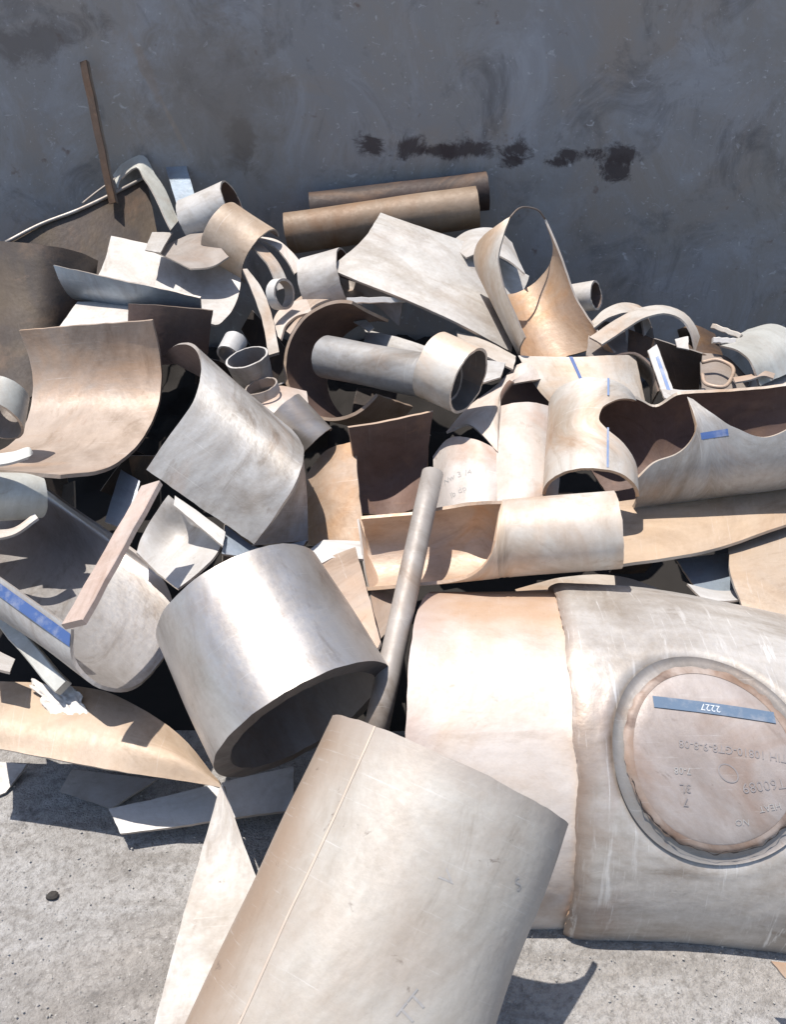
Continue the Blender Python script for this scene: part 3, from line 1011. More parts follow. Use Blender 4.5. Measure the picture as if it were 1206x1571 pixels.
# arcs and plates on the right back
loft('bent_strip', [[(905, 516, -.02), (948, 489, .0), (983, 472, .0), (1020, 468, .0), (1052, 480, .02), (1072, 506, .06), (1080, 536, .12)],
                    [(924, 528, -.06), (960, 504, -.06), (996, 485, -.06), (1024, 480, -.06), (1046, 488, -.04), (1062, 510, .0), (1068, 538, .06)]], 0.006, (M_PALE, M_INNER),
     label='long pale strip arching at the foot of the wall on the right', cat='strip')
loft('bent_strip', [[(908, 494, .04), (934, 472, .05), (958, 465, .05), (982, 470, .05), (1000, 500, .08)],
                    [(912, 503, .0), (940, 485, .01), (966, 480, .01), (978, 484, .01), (990, 515, .04)]], 0.006, (M_PALE, M_INNER),
     label='shorter pale strip crossing behind the long arching strip', cat='strip')
loft('plate', [[(1004, 520, .0), (1078, 543, .0)], [(1032, 610, .26), (1072, 610, .26)]], 0.006, (M_RUST, M_RUST, M_INGREY), smooth=False,
     label='nearly black plate standing on end under the long arching strip', cat='plate')
loft('plate', [[(965, 505, .06), (1005, 520, .06)], [(962, 545, .14), (1005, 550, .14)]], 0.006, (M_RUST,),
     label='small dark plate behind the blue and white strip', cat='plate')
loft('pipe_mouth', [[(904, 600, .02), (912, 566, .02), (936, 547, .0), (975, 540, -.02), (998, 556, -.02), (1012, 600, -.02)],
                    [(910, 620, .22), (920, 590, .24), (945, 572, .25), (970, 568, .25), (990, 580, .25), (1002, 620, .22)]], 0.006, (M_INBEIGE, M_PALE, M_INNER), flip=True,
     label='brown hollow pipe end behind the beige pipe with the blue line', cat='pipe')
p = loft('painted_strip', [[(994, 538, -.05), (1016, 600, -.05)], [(1008, 528, -.05), (1034, 600, -.05)]], 0.005, (M_WHITE, M_LBLUE),
         label='white strip with a faded blue stripe standing between dark plates', cat='strip')
stripe(p, 0.45, 0.75, 0.25, 1.0, M_LBLUE)
loft('plate', [[(1012, 592, -.04), (1040, 597, -.05), (1082, 597, -.04)], [(1020, 610, -.09), (1046, 619, -.10), (1076, 612, -.09)]], 0.005, (M_WHITE,),
     label='small bright white plate on top of the blue striped pipe', cat='plate')
loft('pipe_offcut', [[(1104, 530, .0), (1138, 540, -.10), (1160, 566, -.14), (1168, 592, -.08)],
                     [(1148, 506, .06), (1185, 498, .02), (1222, 515, .0), (1245, 556, .04)]], 0.006, (M_GREEN, M_RUST),
     label='whitish pipe offcut with a black mouth at the right edge', cat='pipe')
tag(box_between('flat_bar', (1094, 500, .02), (1138, 516, .0), UPV, 0.016, 0.02, M_PALE), 'short pale bar end beside the whitish pipe offcut at the right edge', 'bar')
tag(box_between('flat_bar', (1094, 522, -.02), (1128, 524, -.02), UPV, 0.018, 0.02, M_WHITE), 'tiny bright bar end below the short pale bar at the right', 'bar')
tag(tube('hoop', [(1078, 556, -.02), (1100, 552, -.03), (1121, 560, -.04), (1123, 580, -.06), (1108, 594, -.07), (1086, 590, -.06), (1078, 574, -.04)], 0.006, M_INBEIGE),
    'thin brown hoop lying right of the nearly black plate', 'hoop')
loft('plate', [[(1075, 540, .05), (1110, 545, .05), (1150, 580, .06)], [(1078, 610, .02), (1110, 612, .02), (1150, 612, .02)]], 0.006, (M_INGREY,),
     label='dull beige plate under the thin brown hoop', cat='plate')

loft('plate', [[(968, 478, .10), (990, 482, .10), (1002, 505, .12)], [(976, 512, .10), (992, 518, .10), (1004, 522, .12)]], 0.006, (M_INGREY,),
     label='dull grey plate seen between the two crossing arched strips', cat='plate')
loft('curved_plate', [[(1040, 505, .10), (1065, 498, .10), (1098, 512, .12)], [(1050, 548, .06), (1082, 545, .05), (1112, 552, .08)]], 0.006, (M_RUST, M_INNER),
     label='dark rusty curved plate between the long arching strip and the whitish pipe offcut', cat='plate')
loft('plate', [[(1036, 520, -.03), (1056, 516, -.03)], [(1040, 532, -.04), (1058, 536, -.04)]], 0.004, (M_WHITE,),
     label='tiny bright white scrap under the long arching strip', cat='plate')
loft('pipe_shell', [[(1150, 578, .10), (1170, 560, .06), (1206, 556, .06), (1260, 575, .08)], [(1150, 615, .02), (1172, 600, .0), (1206, 596, .0), (1260, 610, .02)]], 0.006, (M_PALE, M_INNER),
     label='pale pipe shell between the whitish pipe offcut and the grey saddle cut pipe, right edge', cat='pipe')
loft('plate', [[(905, 500, .08), (930, 492, .08), (960, 506, .08)], [(900, 545, .06), (930, 550, .06), (965, 552, .06)]], 0.006, (M_INGREY,),
     label='grey brown plate below the crossing arched strips', cat='plate')
loft('bent_strip', [[(1126, 578, -.10), (1150, 574, -.10), (1176, 568, -.10), (1190, 572, -.10)], [(1128, 586, -.12), (1150, 582, -.12), (1176, 576, -.12), (1188, 580, -.12)]], 0.005, (M_INBEIGE,),
     label='thin curled strip on the top edge of the grey saddle cut pipe', cat='strip')

# ------------------------------------------------------------------ middle right
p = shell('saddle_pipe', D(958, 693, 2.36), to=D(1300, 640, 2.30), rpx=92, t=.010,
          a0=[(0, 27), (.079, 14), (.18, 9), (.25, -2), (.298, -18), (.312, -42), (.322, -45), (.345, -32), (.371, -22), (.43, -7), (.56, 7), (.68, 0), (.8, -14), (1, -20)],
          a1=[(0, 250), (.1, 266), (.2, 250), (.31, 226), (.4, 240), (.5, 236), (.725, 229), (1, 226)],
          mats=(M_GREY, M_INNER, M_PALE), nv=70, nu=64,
          pA=[(0, .0), (40, .0), (90, -.015), (140, -.05), (180, -.08), (250, -.08), (360, .0)],
          label='grey pipe with two saddle shaped openings and a short blue stripe, right edge', cat='pipe')
p36 = p
p34 = shell('arched_shell', D(906, 762, 2.24), 89, -36, 72, L=.30, a0=-98,
      a1=[(0, 88), (.15, 88), (.33, 42), (.42, 18), (.52, 8), (.64, 12), (.78, 30), (.9, 55), (1, 78)], mats=(M_PALE, M_INNER, M_INBEIGE), t=.009, nv=40, nu=40,
      label='pale beige arched shell with a thin blue line and its open end to the front', cat='pipe')
stripe_th(p34, 18, 20.5, 0.02, 0.44, M_LBLUE)
stripe_th(p34, 18, 20.5, 0.80, 1.0, M_LBLUE)
# pinkish white shells in the middle
loft('pipe_shell', [[(684, 662, .0), (722, 622, .02), (765, 588, .04), (792, 560, .06)], [(722, 652, -.06), (744, 630, -.06), (768, 604, -.05), (810, 556, .02)],
                    [(764, 694, -.10), (765, 640, -.10), (772, 596, -.06), (835, 580, .04)]], 0.007, (M_PINK, M_INNER),
     label='pale tapering shell beside a black hollow, right of the open coupling', cat='pipe')
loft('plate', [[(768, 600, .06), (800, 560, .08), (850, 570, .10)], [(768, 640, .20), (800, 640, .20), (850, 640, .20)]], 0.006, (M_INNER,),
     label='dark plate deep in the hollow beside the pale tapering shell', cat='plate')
p = loft('pipe_shell', [[(664, 700, .04), (668, 745, .06), (672, 800, .08)], [(690, 672, -.04), (693, 730, -.04), (700, 790, -.03)], [(730, 674, -.10), (735, 720, -.10), (742, 775, -.09)],
                        [(768, 690, -.09), (768, 730, -.09), (768, 770, -.08)]], 0.008, (M_PINK, M_INNER), nu=26,
         label='pinkish white shell with pencilled scribbles above the saddle cut pipe', cat='pipe')
writing(p, 'Nw 3 /4', 0.40, 0.55, 0.026, 8, M_FAINT, flip_v=True)
writing(p, 'lb dp', 0.40, 0.75, 0.024, 14, M_FAINT, flip_v=True)
loft('pipe_shell', [[(760, 624, -.082), (762, 700, -.092), (764, 800, -.085)], [(790, 617, -.105), (792, 700, -.115), (794, 790, -.115)], [(822, 618, -.10), (822, 700, -.11), (822, 790, -.115)], [(862, 630, -.03), (860, 700, -.05), (854, 790, -.06)]],
     0.008, (M_PINK, M_INNER), nu=26, label='bright pinkish white shell between the scribbled shell and the arched beige shell', cat='pipe')

p = shell('fishmouth_pipe', D(556, 846, 2.10), to=D(947, 812, 2.04), rpx=60, t=.008,
          a0=[(0, 78), (.30, 80), (.38, 70), (.45, 50), (.51, 20), (.545, -20), (.56, -75), (.60, -100), (1, -100)],
          a1=[(0, 248), (.2, 244), (.38, 258), (.47, 275), (.55, 262), (.60, 258), (1, 258)],
          r1=.092, mats=(M_PALE, M_INBEIGE, M_INBEIGE), nv=50, nu=50,
          label='pale pipe with a wide fish mouth cut at its left end, centre', cat='pipe')
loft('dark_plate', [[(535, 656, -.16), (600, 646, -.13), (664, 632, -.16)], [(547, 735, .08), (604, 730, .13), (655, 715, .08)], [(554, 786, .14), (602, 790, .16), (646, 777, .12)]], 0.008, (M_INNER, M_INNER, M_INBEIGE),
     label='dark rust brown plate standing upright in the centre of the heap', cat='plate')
loft('curved_plate', [[(466, 735, .10), (470, 790, .12), (474, 835, .12)], [(498, 693, .02), (500, 770, .02), (505, 835, .02)], [(545, 676, -.02), (550, 750, -.02), (562, 835, -.02)]], 0.007, (M_BEIGE, M_INNER),
     label='brownish beige curved plate left of the upright dark plate', cat='plate')
loft('long_plate', [[(930, 772, .0), (1060, 757, -.02), (1206, 733, -.03), (1290, 718, -.03)], [(940, 867, -.05), (1080, 846, -.06), (1206, 806, -.06), (1290, 780, -.05)]], 0.010, (M_TAN, M_INNER),
     label='long beige plate lying under the grey saddle cut pipe at right', cat='plate')
loft('curved_plate', [[(1118, 832, .0), (1160, 818, .0), (1206, 803, .0), (1290, 776, .0)], [(1122, 880, -.05), (1165, 880, -.05), (1206, 880, -.05), (1290, 870, -.05)], [(1142, 935, -.03), (1170, 945, -.03), (1206, 955, -.03), (1290, 960, -.03)]], 0.009, (M_TAN, M_INNER),
     label='tan curved plate at the right edge above the capped fitting', cat='plate')
loft('plate', [[(1038, 858, .06), (1122, 846, .06)], [(1076, 916, .04), (1142, 918, .04)]], 0.006, (M_BLUEGREY,),
     label='bluish plate in the dark gap above the capped fitting', cat='plate')
loft('plate', [[(1055, 895, .02), (1100, 905, .02), (1138, 905, .02)], [(1080, 920, -.02), (1110, 922, -.02), (1142, 920, -.02)]], 0.005, (M_WHITE,),
     label='bright sliver of plate at the bottom of the dark gap above the capped fitting', cat='plate')
loft('plate', [[(790, 905, .10), (870, 884, .10), (950, 884, .10), (1040, 915, .08)], [(820, 935, .06), (870, 925, .06), (950, 925, .06), (1040, 935, .06)]], 0.006, (M_PALE,),
     label='pale plate behind the top of the capped fitting', cat='plate')

# round bar across the middle
tag(tube('round_bar', [D(664, 726, 2.13), D(576, 1125, 1.80)], .0265, metal('dull_bar', (0.40, 0.37, 0.345), (0.33, 0.305, 0.285), 0.15, 0.55, grime=0.8), n=18), 'slim grey beige round bar leaning across the centre of the heap', 'bar')

# beige and white triangles
loft('plate', [[(456, 857, -.02), (495, 827, -.02), (556, 830, -.02)], [(478, 872, -.06), (510, 856, -.06), (556, 858, -.06)]], 0.006, (M_WHITE, M_INGREY), smooth=False,
     label='bright white scrap above the thick walled pipe', cat='plate')
loft('triangular_plate', [[(476, 866, -.05), (512, 850, -.06), (545, 838, -.05)], [(530, 935, -.12), (550, 925, -.12), (566, 915, -.12)], [(579, 995, -.16), (581, 992, -.16), (584, 985, -.16)]], 0.008, (M_BEIGE, M_INGREY), smooth=False, across=False,
     label='beige triangular plate pointing down beside the thick walled pipe', cat='plate')
loft('plate', [[(552, 795, -.06), (562, 870, -.06), (580, 985, -.06)], [(570, 850, .0), (610, 900, .0), (640, 915, .0)]], 0.006, (M_INBEIGE, M_INNER),
     label='shaded brownish plate left of the round bar', cat='plate')

# thick walled pipe
p = shell('thick_pipe', D(468, 1106, 1.84), 120, -18, 152, L=.315, r1=.197, mats=(M_SILVER, M_INGREY, metal('sawn_edge', (0.17, 0.15, 0.14), (0.11, 0.10, 0.095), 0.2, 0.55, spots=0.7)), t=.036, nv=22, nu=72,
          label='shiny thick walled pipe with its dark mouth turned to the lower right', cat='pipe')

c_ = p.c + p.ax * (p.L * 0.93)  # unseen disc added at the far end to keep sun out of the bore
vs = [c_ + (p.e1 * math.cos(a) + p.e2 * math.sin(a)) * 0.16 for a in np.linspace(0, 2 * math.pi, 40, endpoint=False)]
vs += [q + p.ax * 0.01 for q in vs]
raw_obj('sun_block_disc', vs, [tuple(range(40)), tuple(range(79, 39, -1))] + [(k, 40 + k, 40 + (k + 1) % 40, (k + 1) % 40) for k in range(40)], M_RUST, p.o)

# ------------------------------------------------------------------ left middle
p = loft('striped_trough', [[(113, 966, -.16), (114, 1008, -.12), (150, 1048, -.06), (190, 1057, -.01), (240, 1022, .06), (268, 955, .12), (252, 893, .14), (206, 848, .12)],
                            [(-217, 731, -.10), (-216, 773, -.06), (-180, 813, .0), (-140, 822, .05), (-90, 787, .12), (-62, 722, .18), (-80, 660, .20), (-126, 612, .18)]], 0.009, (M_SILVER, M_GREY), nv=48, nu=18, flip=False,
         label='half pipe trough with a blue stripe along its front edge, left side', cat='pipe')
stripe(p, 0.0, 1.0, 0.012, 0.048, M_BLUE, back=True)
tag(box_between('flat_bar', (233, 745, -.26), (113, 958, -.30), (1, 0, .45), 0.056, 0.016, M_LATH), 'pinkish flat bar leaning over the blue striped trough', 'bar')
p = loft('curved_plate', [[(258, 760, .0), (236, 790, .04), (216, 825, .06), (209, 848, .04)], [(300, 790, .02), (285, 820, .10), (262, 850, .10), (238, 876, .04)],
                          [(345, 815, .0), (338, 840, .0), (306, 876, -.02), (272, 903, -.02)]], 0.006, (M_WHITE, M_GREY),
         label='whitish cracked curved plate above the blue striped trough', cat='plate')
loft('plate', [[(185, 720, .1), (214, 738, .1)], [(160, 800, .1), (200, 815, .1)]], 0.006, (M_BLUEGREY,),
     label='dark bluish plate behind the top of the pinkish flat bar', cat='plate')
loft('plate', [[(268, 760, -.03), (345, 815, -.03)], [(266, 775, -.05), (342, 838, -.05)]], 0.005, (M_WHITE,), label='white strip edge under the grey half pipe', cat='plate')
loft('plate', [[(345, 805, .0), (400, 840, .0), (470, 828, .02)], [(340, 850, -.02), (400, 856, -.02), (460, 850, .0)]], 0.006, (M_BLUEGREY,),
     label='dark blue grey plate between the grey half pipe and the thick walled pipe', cat='plate')

shell('elbow_stub', (-14, 642, -.22), 60, -30, 50, L=.10, r1=.06, mats=(M_GREEN, M_INGREY), label='pale greenish fitting at the left edge beside the beige curved plate', cat='fitting')
shell('cap_end', (-60, 764, -.22), 2, -12, 40, Lpx=116, r1=.055, mats=(M_GREEN, M_INGREY), label='pale greenish rounded fitting at the left edge under the beige curved plate', cat='fitting')
loft('bent_strip', [[(-30, 698, -.34), (20, 692, -.34), (46, 687, -.34), (50, 694, -.33)], [(-30, 716, -.36), (20, 708, -.36), (44, 700, -.36), (50, 697, -.33)]], 0.006, (M_GREEN, M_INGREY), label='folded pale strip on the lower lip of the beige curved plate, left edge', cat='strip')
loft('plate', [[(-30, 812, -.16), (20, 810, -.17), (52, 788, -.16)], [(-30, 828, -.18), (18, 822, -.18), (58, 795, -.18)]], 0.006, (M_PALE,), label='pale edge of a plate under the rounded fitting, left edge', cat='plate')
tag(box_between('channel_bar', (-40, 898, .03), (96, 1056, .03), (1, 0.2, .4), 0.036, 0.024, M_GREEN), 'pale greenish bar slanting down at the left edge below the blue striped trough', 'bar')
loft('plate', [[(-30, 985, .0), (22, 1010, .0)], [(-30, 1020, -.04), (14, 1030, -.04)]], 0.006, (M_WHITE,), label='white plate corner at the left edge under the pale greenish bar', cat='plate')

# tan plate lower left, torn pale patch
p = loft('tan_plate', [[(-60, 1042, .10), (0, 1045, .10), (60, 1047, .10), (165, 1062, .10), (215, 1088, .10), (275, 1128, .10), (338, 1200, .10)],
                       [(-60, 1100, .06), (0, 1104, .06), (70, 1112, .06), (170, 1125, .06), (220, 1145, .06), (280, 1165, .07), (340, 1203, .10)],
                       [(-60, 1138, .07), (0, 1149, .07), (80, 1164, .07), (170, 1181, .07), (225, 1190, .08), (285, 1199, .09), (342, 1208, .10)]], 0.010, (M_TAN, M_INNER),
         label='long tan plate tapering to a point above the ground, lower left', cat='plate')
Gf = np.zeros((22, 18, 3))
for i in range(22):
    for j in range(18):
        a = i / 21 * 2 - 1; b = j / 17 * 2 - 1
        k = 1 + 0.35 * noise.noise(Vector((a * 2.2, b * 2.2, 9)))
        q = P(96 + (a * 36 + b * 14) * k, 1078 + (b * 26 + a * 6) * k, .074)
        Gf[i, j] = q + np.array([0, -.3, .95]) * (0.006 * noise.noise(Vector((i * .55, j * .6, 3))) + 0.003)
fl = thick_grid('torn_film', Gf, 0.0015, (M_WHITE, M_WHITE, M_WHITE), front_to=CAMP, dent=0.004)
tag(fl.o, 'crumpled white film torn up on the long tan plate, lower left', 'film')

p = loft('flat_plate', [[Z(166, 1241, .07), Z(250, 1222, .07), Z(345, 1200, .08), Z(450, 1176, .09)], [Z(184, 1279, .05), Z(260, 1270, .05), Z(345, 1257, .06), Z(450, 1242, .07)]], 0.009, (M_WHITE, M_INGREY),
         label='white flat plate lying low on the ground, half in shade, lower left', cat='plate')
loft('narrow_plate', [[(338, 1203, .10), (285, 1390, .13), (232, 1585, .09), (205, 1685, .04)], [(342, 1206, .10), (372, 1290, .13), (402, 1380, .15), (402, 1500, .15), (350, 1660, .07)]],
     0.008, (M_DUSTY, M_INGREY), label='narrow white plate with a pointed tip lying beside the foreground shell', cat='plate')
loft('plate', [[Z(-30, 1165, .03), Z(40, 1172, .03)], [Z(-40, 1235, .01), Z(8, 1215, .01)]], 0.008, (M_GREY,), label='grey plate on the ground in the shade of the tan plate, left edge', cat='plate')
loft('plate', [[Z(110, 1180, .05), Z(240, 1196, .04)], [Z(90, 1215, .012), Z(170, 1240, .012)]], 0.008, (M_INGREY,), label='brownish plate on the ground in the shade of the tan plate', cat='plate')
loft('plate', [[(1184, 1474, .0), (1240, 1480, .0)], [(1206, 1500, .0), (1240, 1510, .0)]], 0.006, (M_BEIGE,), label='small beige plate corner on the ground under the capped fitting, right edge', cat='plate')

# ------------------------------------------------------------------ big pipe and capped fitting
M_BIG = metal('heat_tinted_steel', (0.70, 0.66, 0.63), (0.66, 0.62, 0.60), 0.1, 0.52, c3=(0.66, 0.57, 0.50), grime=0.35,
              tints=[('u', 0.33, 0.34, (0.42, 0.29, 0.205), 0.95), ('v', 0.0, 0.07, (0.40, 0.33, 0.31), 0.55)])
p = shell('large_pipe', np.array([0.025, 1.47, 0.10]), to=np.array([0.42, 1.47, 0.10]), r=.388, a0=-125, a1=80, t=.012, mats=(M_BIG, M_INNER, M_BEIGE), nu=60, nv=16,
          pA=[(-125, .11), (-90, .085), (-70, .055), (-45, .02), (-20, .004), (0, .0), (80, .01)],
          label='large pale pipe with orange heat tint, butted into the capped fitting', cat='pipe')
writing(p, 'J  75', 0.665, 0.44, 0.024, 90, M_FAINT)

M_TEE = metal('scoured_steel', (0.64, 0.615, 0.585), (0.54, 0.51, 0.48), 0.3, 0.46, c3=(0.46, 0.37, 0.33), dirt=0.6, spots=0.55, scratch=0.8, scale=3.5, grime=0.75, streak=0.9, scuffs=0.85,
              tints=[('v', 0.0, 0.035, (0.27, 0.205, 0.165), 0.85)])
M_CAP = metal('pinkish_cap_face', (0.53, 0.475, 0.45), (0.47, 0.41, 0.385), 0.2, 0.5, c3=(0.42, 0.32, 0.27), dirt=0.5, spots=0.5, grime=0.6, scale=7)
M_GROOVE = metal('grey_groove', (0.40, 0.38, 0.37), (0.32, 0.31, 0.30), 0.3, 0.5)

tee = bpy.data.objects.new('capped_fitting', None)
TC = np.array([0.80, 1.47, 0.10])
tee.location = Vector((TC[0], TC[1], 0))
link(tee)
tag(tee, 'huge scoured pipe fitting with a round blue banded cap, lower right', 'fitting')
V0 = math.radians(47.4 - 0)
RT = 0.410


def tee_point(x, th, dr=0.0):
    """th=0 faces the viewer (47 deg up), positive towards the ground"""
    f = max(0.0, (x - 0.36) / 0.45)
    r = RT - 0.030 * f * f * (0.5 - 0.5 * math.sin(th))
    el = V0 - th
    return np.array([x, 1.47 - 0.035 * f * f - (r + dr) * math.cos(el), 0.10 + (r + dr) * math.sin(el)])


CX, CTH, CR = 0.614, -0.022, 0.190
GX, GT = 110, 150
G = np.zeros((GT, GX, 3))
for i in range(GT):
    th = R(-130) + R(130 + 61.5) * i / (GT - 1)
    for j in range(GX):
        x = 0.352 + 0.85 * j / (GX - 1) + 0.02 * (th / 1.2)**2 * (1 if th < 0 else -.3) * math.exp(-j / 10)
        x += 0.006 * math.exp(-j / 2.0) * noise.noise(Vector((th * 5, 0, 0)))
        d = math.hypot((x - CX) / 0.98, (th - CTH) * RT / 1.06)
        dr = -0.010 * math.exp(-((d - CR) / 0.011)**2) + 0.0015 * math.exp(-((d - CR - 0.026) / 0.008)**2)
        if d < CR: dr -= 0.006
        if j < 5: dr -= 0.010 * (1 - j / 5)**2
        dr += 0.003 * noise.noise(Vector((x * 6, th * 2.5, 5))) + 0.0008 * noise.noise(Vector((x * 40, th * 16, 5)))
        if j < 2: x += 0.004 * noise.noise(Vector((th * 22, 1, 0)))
        G[i, j] = tee_point(x, th, dr)
body = thick_grid('body', G, 0.020, (M_TEE, M_INNER, M_INBEIGE), tee, closed=False, dent=0,
                  flip=np.sum(np.cross(np.gradient(G, axis=0), np.gradient(G, axis=1)) * (G - np.array([0.7, 1.47, .10]))) < 0)
# groove band and cap disc follow the body's curve
def cap_pt(rad, ph, dr):
    """rad metres from the cap centre along the surface"""
    return tee_point(CX + 0.98 * rad * math.cos(ph), CTH - 1.06 * rad * math.sin(ph) / RT, dr)


def ring_mesh(name, radii, drs, mat, n=96, rag=0.0, centre=False):
    vs, fs = [], []
    for k, (ra, dr) in enumerate(zip(radii, drs)):
        for i in range(n):
            ph = 2 * math.pi * i / n
            w_ = rag * noise.noise(Vector((math.cos(ph) * 9, math.sin(ph) * 9, k))) if ra == max(radii) else 0
            vs.append(cap_pt(ra + w_, ph, dr))
    for k in range(len(radii) - 1):
        for i in range(n):
            j = (i + 1) % n
            fs.append((k * n + i, k * n + j, (k + 1) * n + j, (k + 1) * n + i))
    if centre:
        vs.append(cap_pt(0, 0, drs[0])); c = len(vs) - 1
        for i in range(n):
            fs.append((c, (i + 1) % n, i))
    o = raw_obj(name, vs, fs, mat, tee, True)
    return o


ring_mesh('groove', [0.168, 0.174, 0.182, 0.190, 0.196], [-0.003, -0.004, -0.0045, -0.004, 0.0012], M_GROOVE)
cap = ring_mesh('cap', [0.03, 0.08, 0.13, 0.162, 0.171, 0.174], [0.004, 0.004, 0.004, 0.0035, -0.001, -0.010], M_CAP, rag=0.006, centre=True)
M_BURN = metal('burnt_edge', (0.32, 0.225, 0.175), (0.44, 0.37, 0.33), 0.15, 0.6, c3=(0.15, 0.10, 0.08), scale=14, spots=0.9, rust=0.7)
ring_mesh('burnt_rim', [0.156, 0.162, 0.168, 0.173], [0.0044, 0.0046, 0.0040, 0.0002], M_BURN, rag=0.008)
# ragged dark crack along the lower rim of the cap
vs, fs = [], []
rn = random.Random(3)
n = 60
for k in range(n + 1):
    ph = R(195 + 125 * k / n)
    wv_ = 0.0028 * abs(noise.noise(Vector((k * 0.35, 1, 2)))) + 0.0003
    ce = 0.170 + 0.007 * noise.noise(Vector((k * 0.27, 0, 7)))
    vs += [cap_pt(ce - wv_, ph, 0.0062), cap_pt(ce + wv_, ph, 0.0062)]
    if k: fs.append((2 * k - 2, 2 * k - 1, 2 * k + 1, 2 * k))
raw_obj('crack', vs, fs, plain('crack_dark', (0.03, 0.022, 0.02), 0, 0.8), tee)


def cap_xy(x, y, dr=0.006):
    """flat print on the cap: x right, y up in metres"""
    return tee_point(CX + x * 1.13, CTH - (y + 0.004) * 1.13 / RT, dr)


def cap_text(txt, x, y, size, rot, mat, bold=0.0, name='stencil_text', dr=0.0052):
    v, f = text_mesh(txt, bold)
    ca, sa = math.cos(R(rot)), math.sin(R(rot))
    raw_obj(name, [cap_xy(x + (a * ca - b * sa) * size, y + (a * sa + b * ca) * size, dr) for a, b, _ in v], f, mat, tee)


vs, fs = [], []
for k in range(21):
    x = -0.092 + 0.205 * k / 20
    vs += [cap_xy(x, 0.083 - 0.012 * k / 20 - .010), cap_xy(x, 0.083 - 0.012 * k / 20 + .010)]
    if k: fs.append((2 * k - 2, 2 * k, 2 * k + 1, 2 * k - 1))
raw_obj('blue_band', vs, fs, M_CAPBLUE, tee)
M_WINK = plain('white_ink', (0.7, 0.72, 0.75), 0, 0.6, (0.5, 0.55, 0.62), 80)
cap_text('2227', 0.005, 0.078, 0.017, 176, M_WINK, 0.0, dr=0.0068)
cap_text('-TIH 10810-GT8-9-8-08', 0.035, 0.008, 0.019, 176, M_INK, 0.006)
cap_text('7-08', -0.055, -0.030, 0.016, 180, M_FAINT)
cap_text('T60089', 0.078, -0.045, 0.024, 192, M_INK)
cap_text('3L', -0.052, -0.058, 0.020, 180, M_INK)
cap_text('7', -0.052, -0.080, 0.020, 180, M_INK)
cap_text('HEAT', 0.086, -0.080, 0.015, 195, M_FAINT)
cap_text('NO', 0.04, -0.108, 0.015, 185, M_FAINT)
vs, fs = [], []
for k in range(33):
    a = 2 * math.pi * k / 32
    for q in (1.0, 0.86):
        vs.append(cap_xy(0.021 + 0.017 * q * math.cos(a), -0.030 + 0.015 * q * math.sin(a) - 0.004 * math.cos(a), .0047))
    if k: fs.append((2 * k - 2, 2 * k - 1, 2 * k + 1, 2 * k))
raw_obj('inked_circle', vs, fs, M_INK, tee)

# ------------------------------------------------------------------ foreground half shell
M_FORE = metal('dusty_pale_steel', (0.63, 0.60, 0.55), (0.58, 0.54, 0.485), 0.12, 0.55, c3=(0.60, 0.54, 0.475), grime=0.5, rust=0.2, dirt=0.5, spots=0.9, scratch=0.4,
               tints=[('u', 0.60, 0.21, (0.37, 0.265, 0.19), 0.95), ('u', 0.0, 0.11, (0.40, 0.35, 0.31), 0.7), ('v', 0.0, 0.05, (0.42, 0.35, 0.30), 0.6)])
p = shell('foreground_shell', D(688, 1184, 1.70), 245.5, 5, 197, L=.66, a0=-70, a1=82, t=.010, mats=(M_FORE, M_INNER, M_BEIGE), nu=40, nv=34, r1=.249, dent=.006,
          label='large pale half pipe shell with a weld seam lying in the foreground', cat='pipe')
PF = p
bead(p, 0.70, 0.70, .0016, M_SEAM)
writing(p, 'V', 0.36, 0.26, 0.036, 250, M_FAINT)
writing(p, 'TT', 0.32, 0.55, 0.042, 250, M_FAINT)
writing(p, 'S', 0.16, 0.20, 0.032, 230, M_FAINT)

# stripes on earlier shells
stripe_th(p36, -6, 0, 0.285, 0.40, M_BLUE)

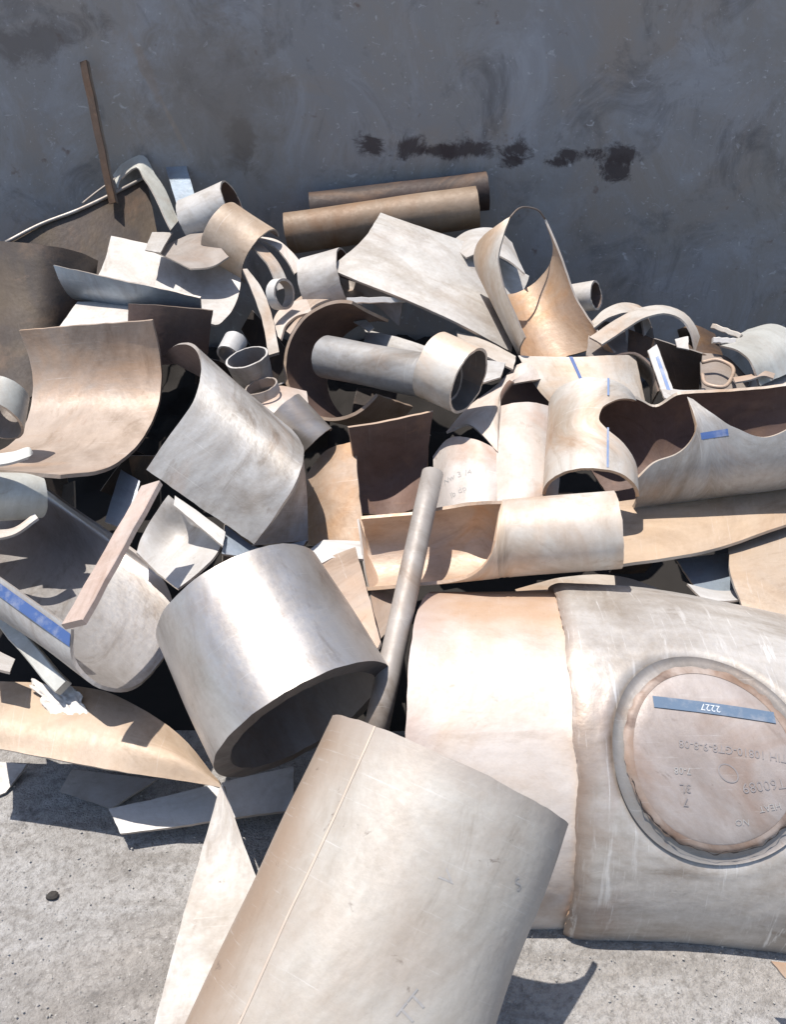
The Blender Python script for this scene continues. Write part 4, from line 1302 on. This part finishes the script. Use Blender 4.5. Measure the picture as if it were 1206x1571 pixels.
# ------------------------------------------------------------------ dark scraps added to shade the gaps
rn = random.Random(21)
M_DEEP = metal('gap_scrap_dark', (0.045, 0.034, 0.03), (0.03, 0.026, 0.025), 0.1, 0.7, scratch=0.03)
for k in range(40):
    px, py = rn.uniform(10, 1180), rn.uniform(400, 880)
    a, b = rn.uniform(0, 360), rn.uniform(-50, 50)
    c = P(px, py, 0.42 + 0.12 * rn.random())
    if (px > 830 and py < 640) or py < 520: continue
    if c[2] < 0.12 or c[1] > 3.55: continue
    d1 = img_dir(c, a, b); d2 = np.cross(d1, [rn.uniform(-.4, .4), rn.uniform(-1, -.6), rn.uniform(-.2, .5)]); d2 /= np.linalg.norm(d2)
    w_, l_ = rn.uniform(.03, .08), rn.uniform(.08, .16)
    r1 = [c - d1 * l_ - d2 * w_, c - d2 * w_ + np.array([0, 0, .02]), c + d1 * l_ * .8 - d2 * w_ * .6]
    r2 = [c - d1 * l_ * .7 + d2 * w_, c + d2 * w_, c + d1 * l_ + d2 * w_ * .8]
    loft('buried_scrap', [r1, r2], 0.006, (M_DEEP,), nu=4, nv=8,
         label='dark scrap piece added deep in a gap of the heap to shade it', cat='scrap', group='dark scraps added to shade the gaps of the heap')

# ------------------------------------------------------------------ loose stones on the ground
rn = random.Random(11)
vs, fs = [], []
for k in range(1700):
    px = rn.uniform(-40, 1250); py = rn.uniform(1200, 1640)
    c = Z(px, py, 0.0)
    s = rn.choice([.0009, .0011, .0013, .0016, .002, .0028])
    base = len(vs)
    for dx, dy, dz in ((1, 0, .2), (-1, .1, .2), (0, 1, .2), (.1, -1, .3), (0, 0, 1.1), (0, 0, -.6)):
        vs.append(c + np.array([dx * s * rn.uniform(.7, 1.4), dy * s * rn.uniform(.7, 1.3), dz * s + .004]))
    for f in ((0, 2, 4), (2, 1, 4), (1, 3, 4), (3, 0, 4), (2, 0, 5), (1, 2, 5), (3, 1, 5), (0, 3, 5)):
        fs.append(tuple(base + q for q in f))
o = raw_obj('gravel', vs, fs, plain('stone_grit', (0.50, 0.48, 0.45), 0, 0.9, (0.34, 0.32, 0.29), 12))
o['kind'] = 'stuff'
c = Z(80, 1374, 0.004)
vs, fs = [], []
for i in range(6):
    for j in range(10):
        a, b = math.pi * i / 5, 2 * math.pi * j / 10
        k = 1 + 0.3 * noise.noise(Vector((i * 1.1, j * 0.9, 4)))
        vs.append(c + np.array([.014 * k * math.sin(a) * math.cos(b), .011 * k * math.sin(a) * math.sin(b), .008 * k * math.cos(a)]))
for i in range(5):
    for j in range(10):
        fs.append((i * 10 + j, (i + 1) * 10 + j, (i + 1) * 10 + (j + 1) % 10, i * 10 + (j + 1) % 10))
tag(raw_obj('stone', vs, fs, plain('dark_stone', (0.05, 0.045, 0.04), 0, 0.9)), 'single dark stone on the dusty ground, lower left', 'stone')
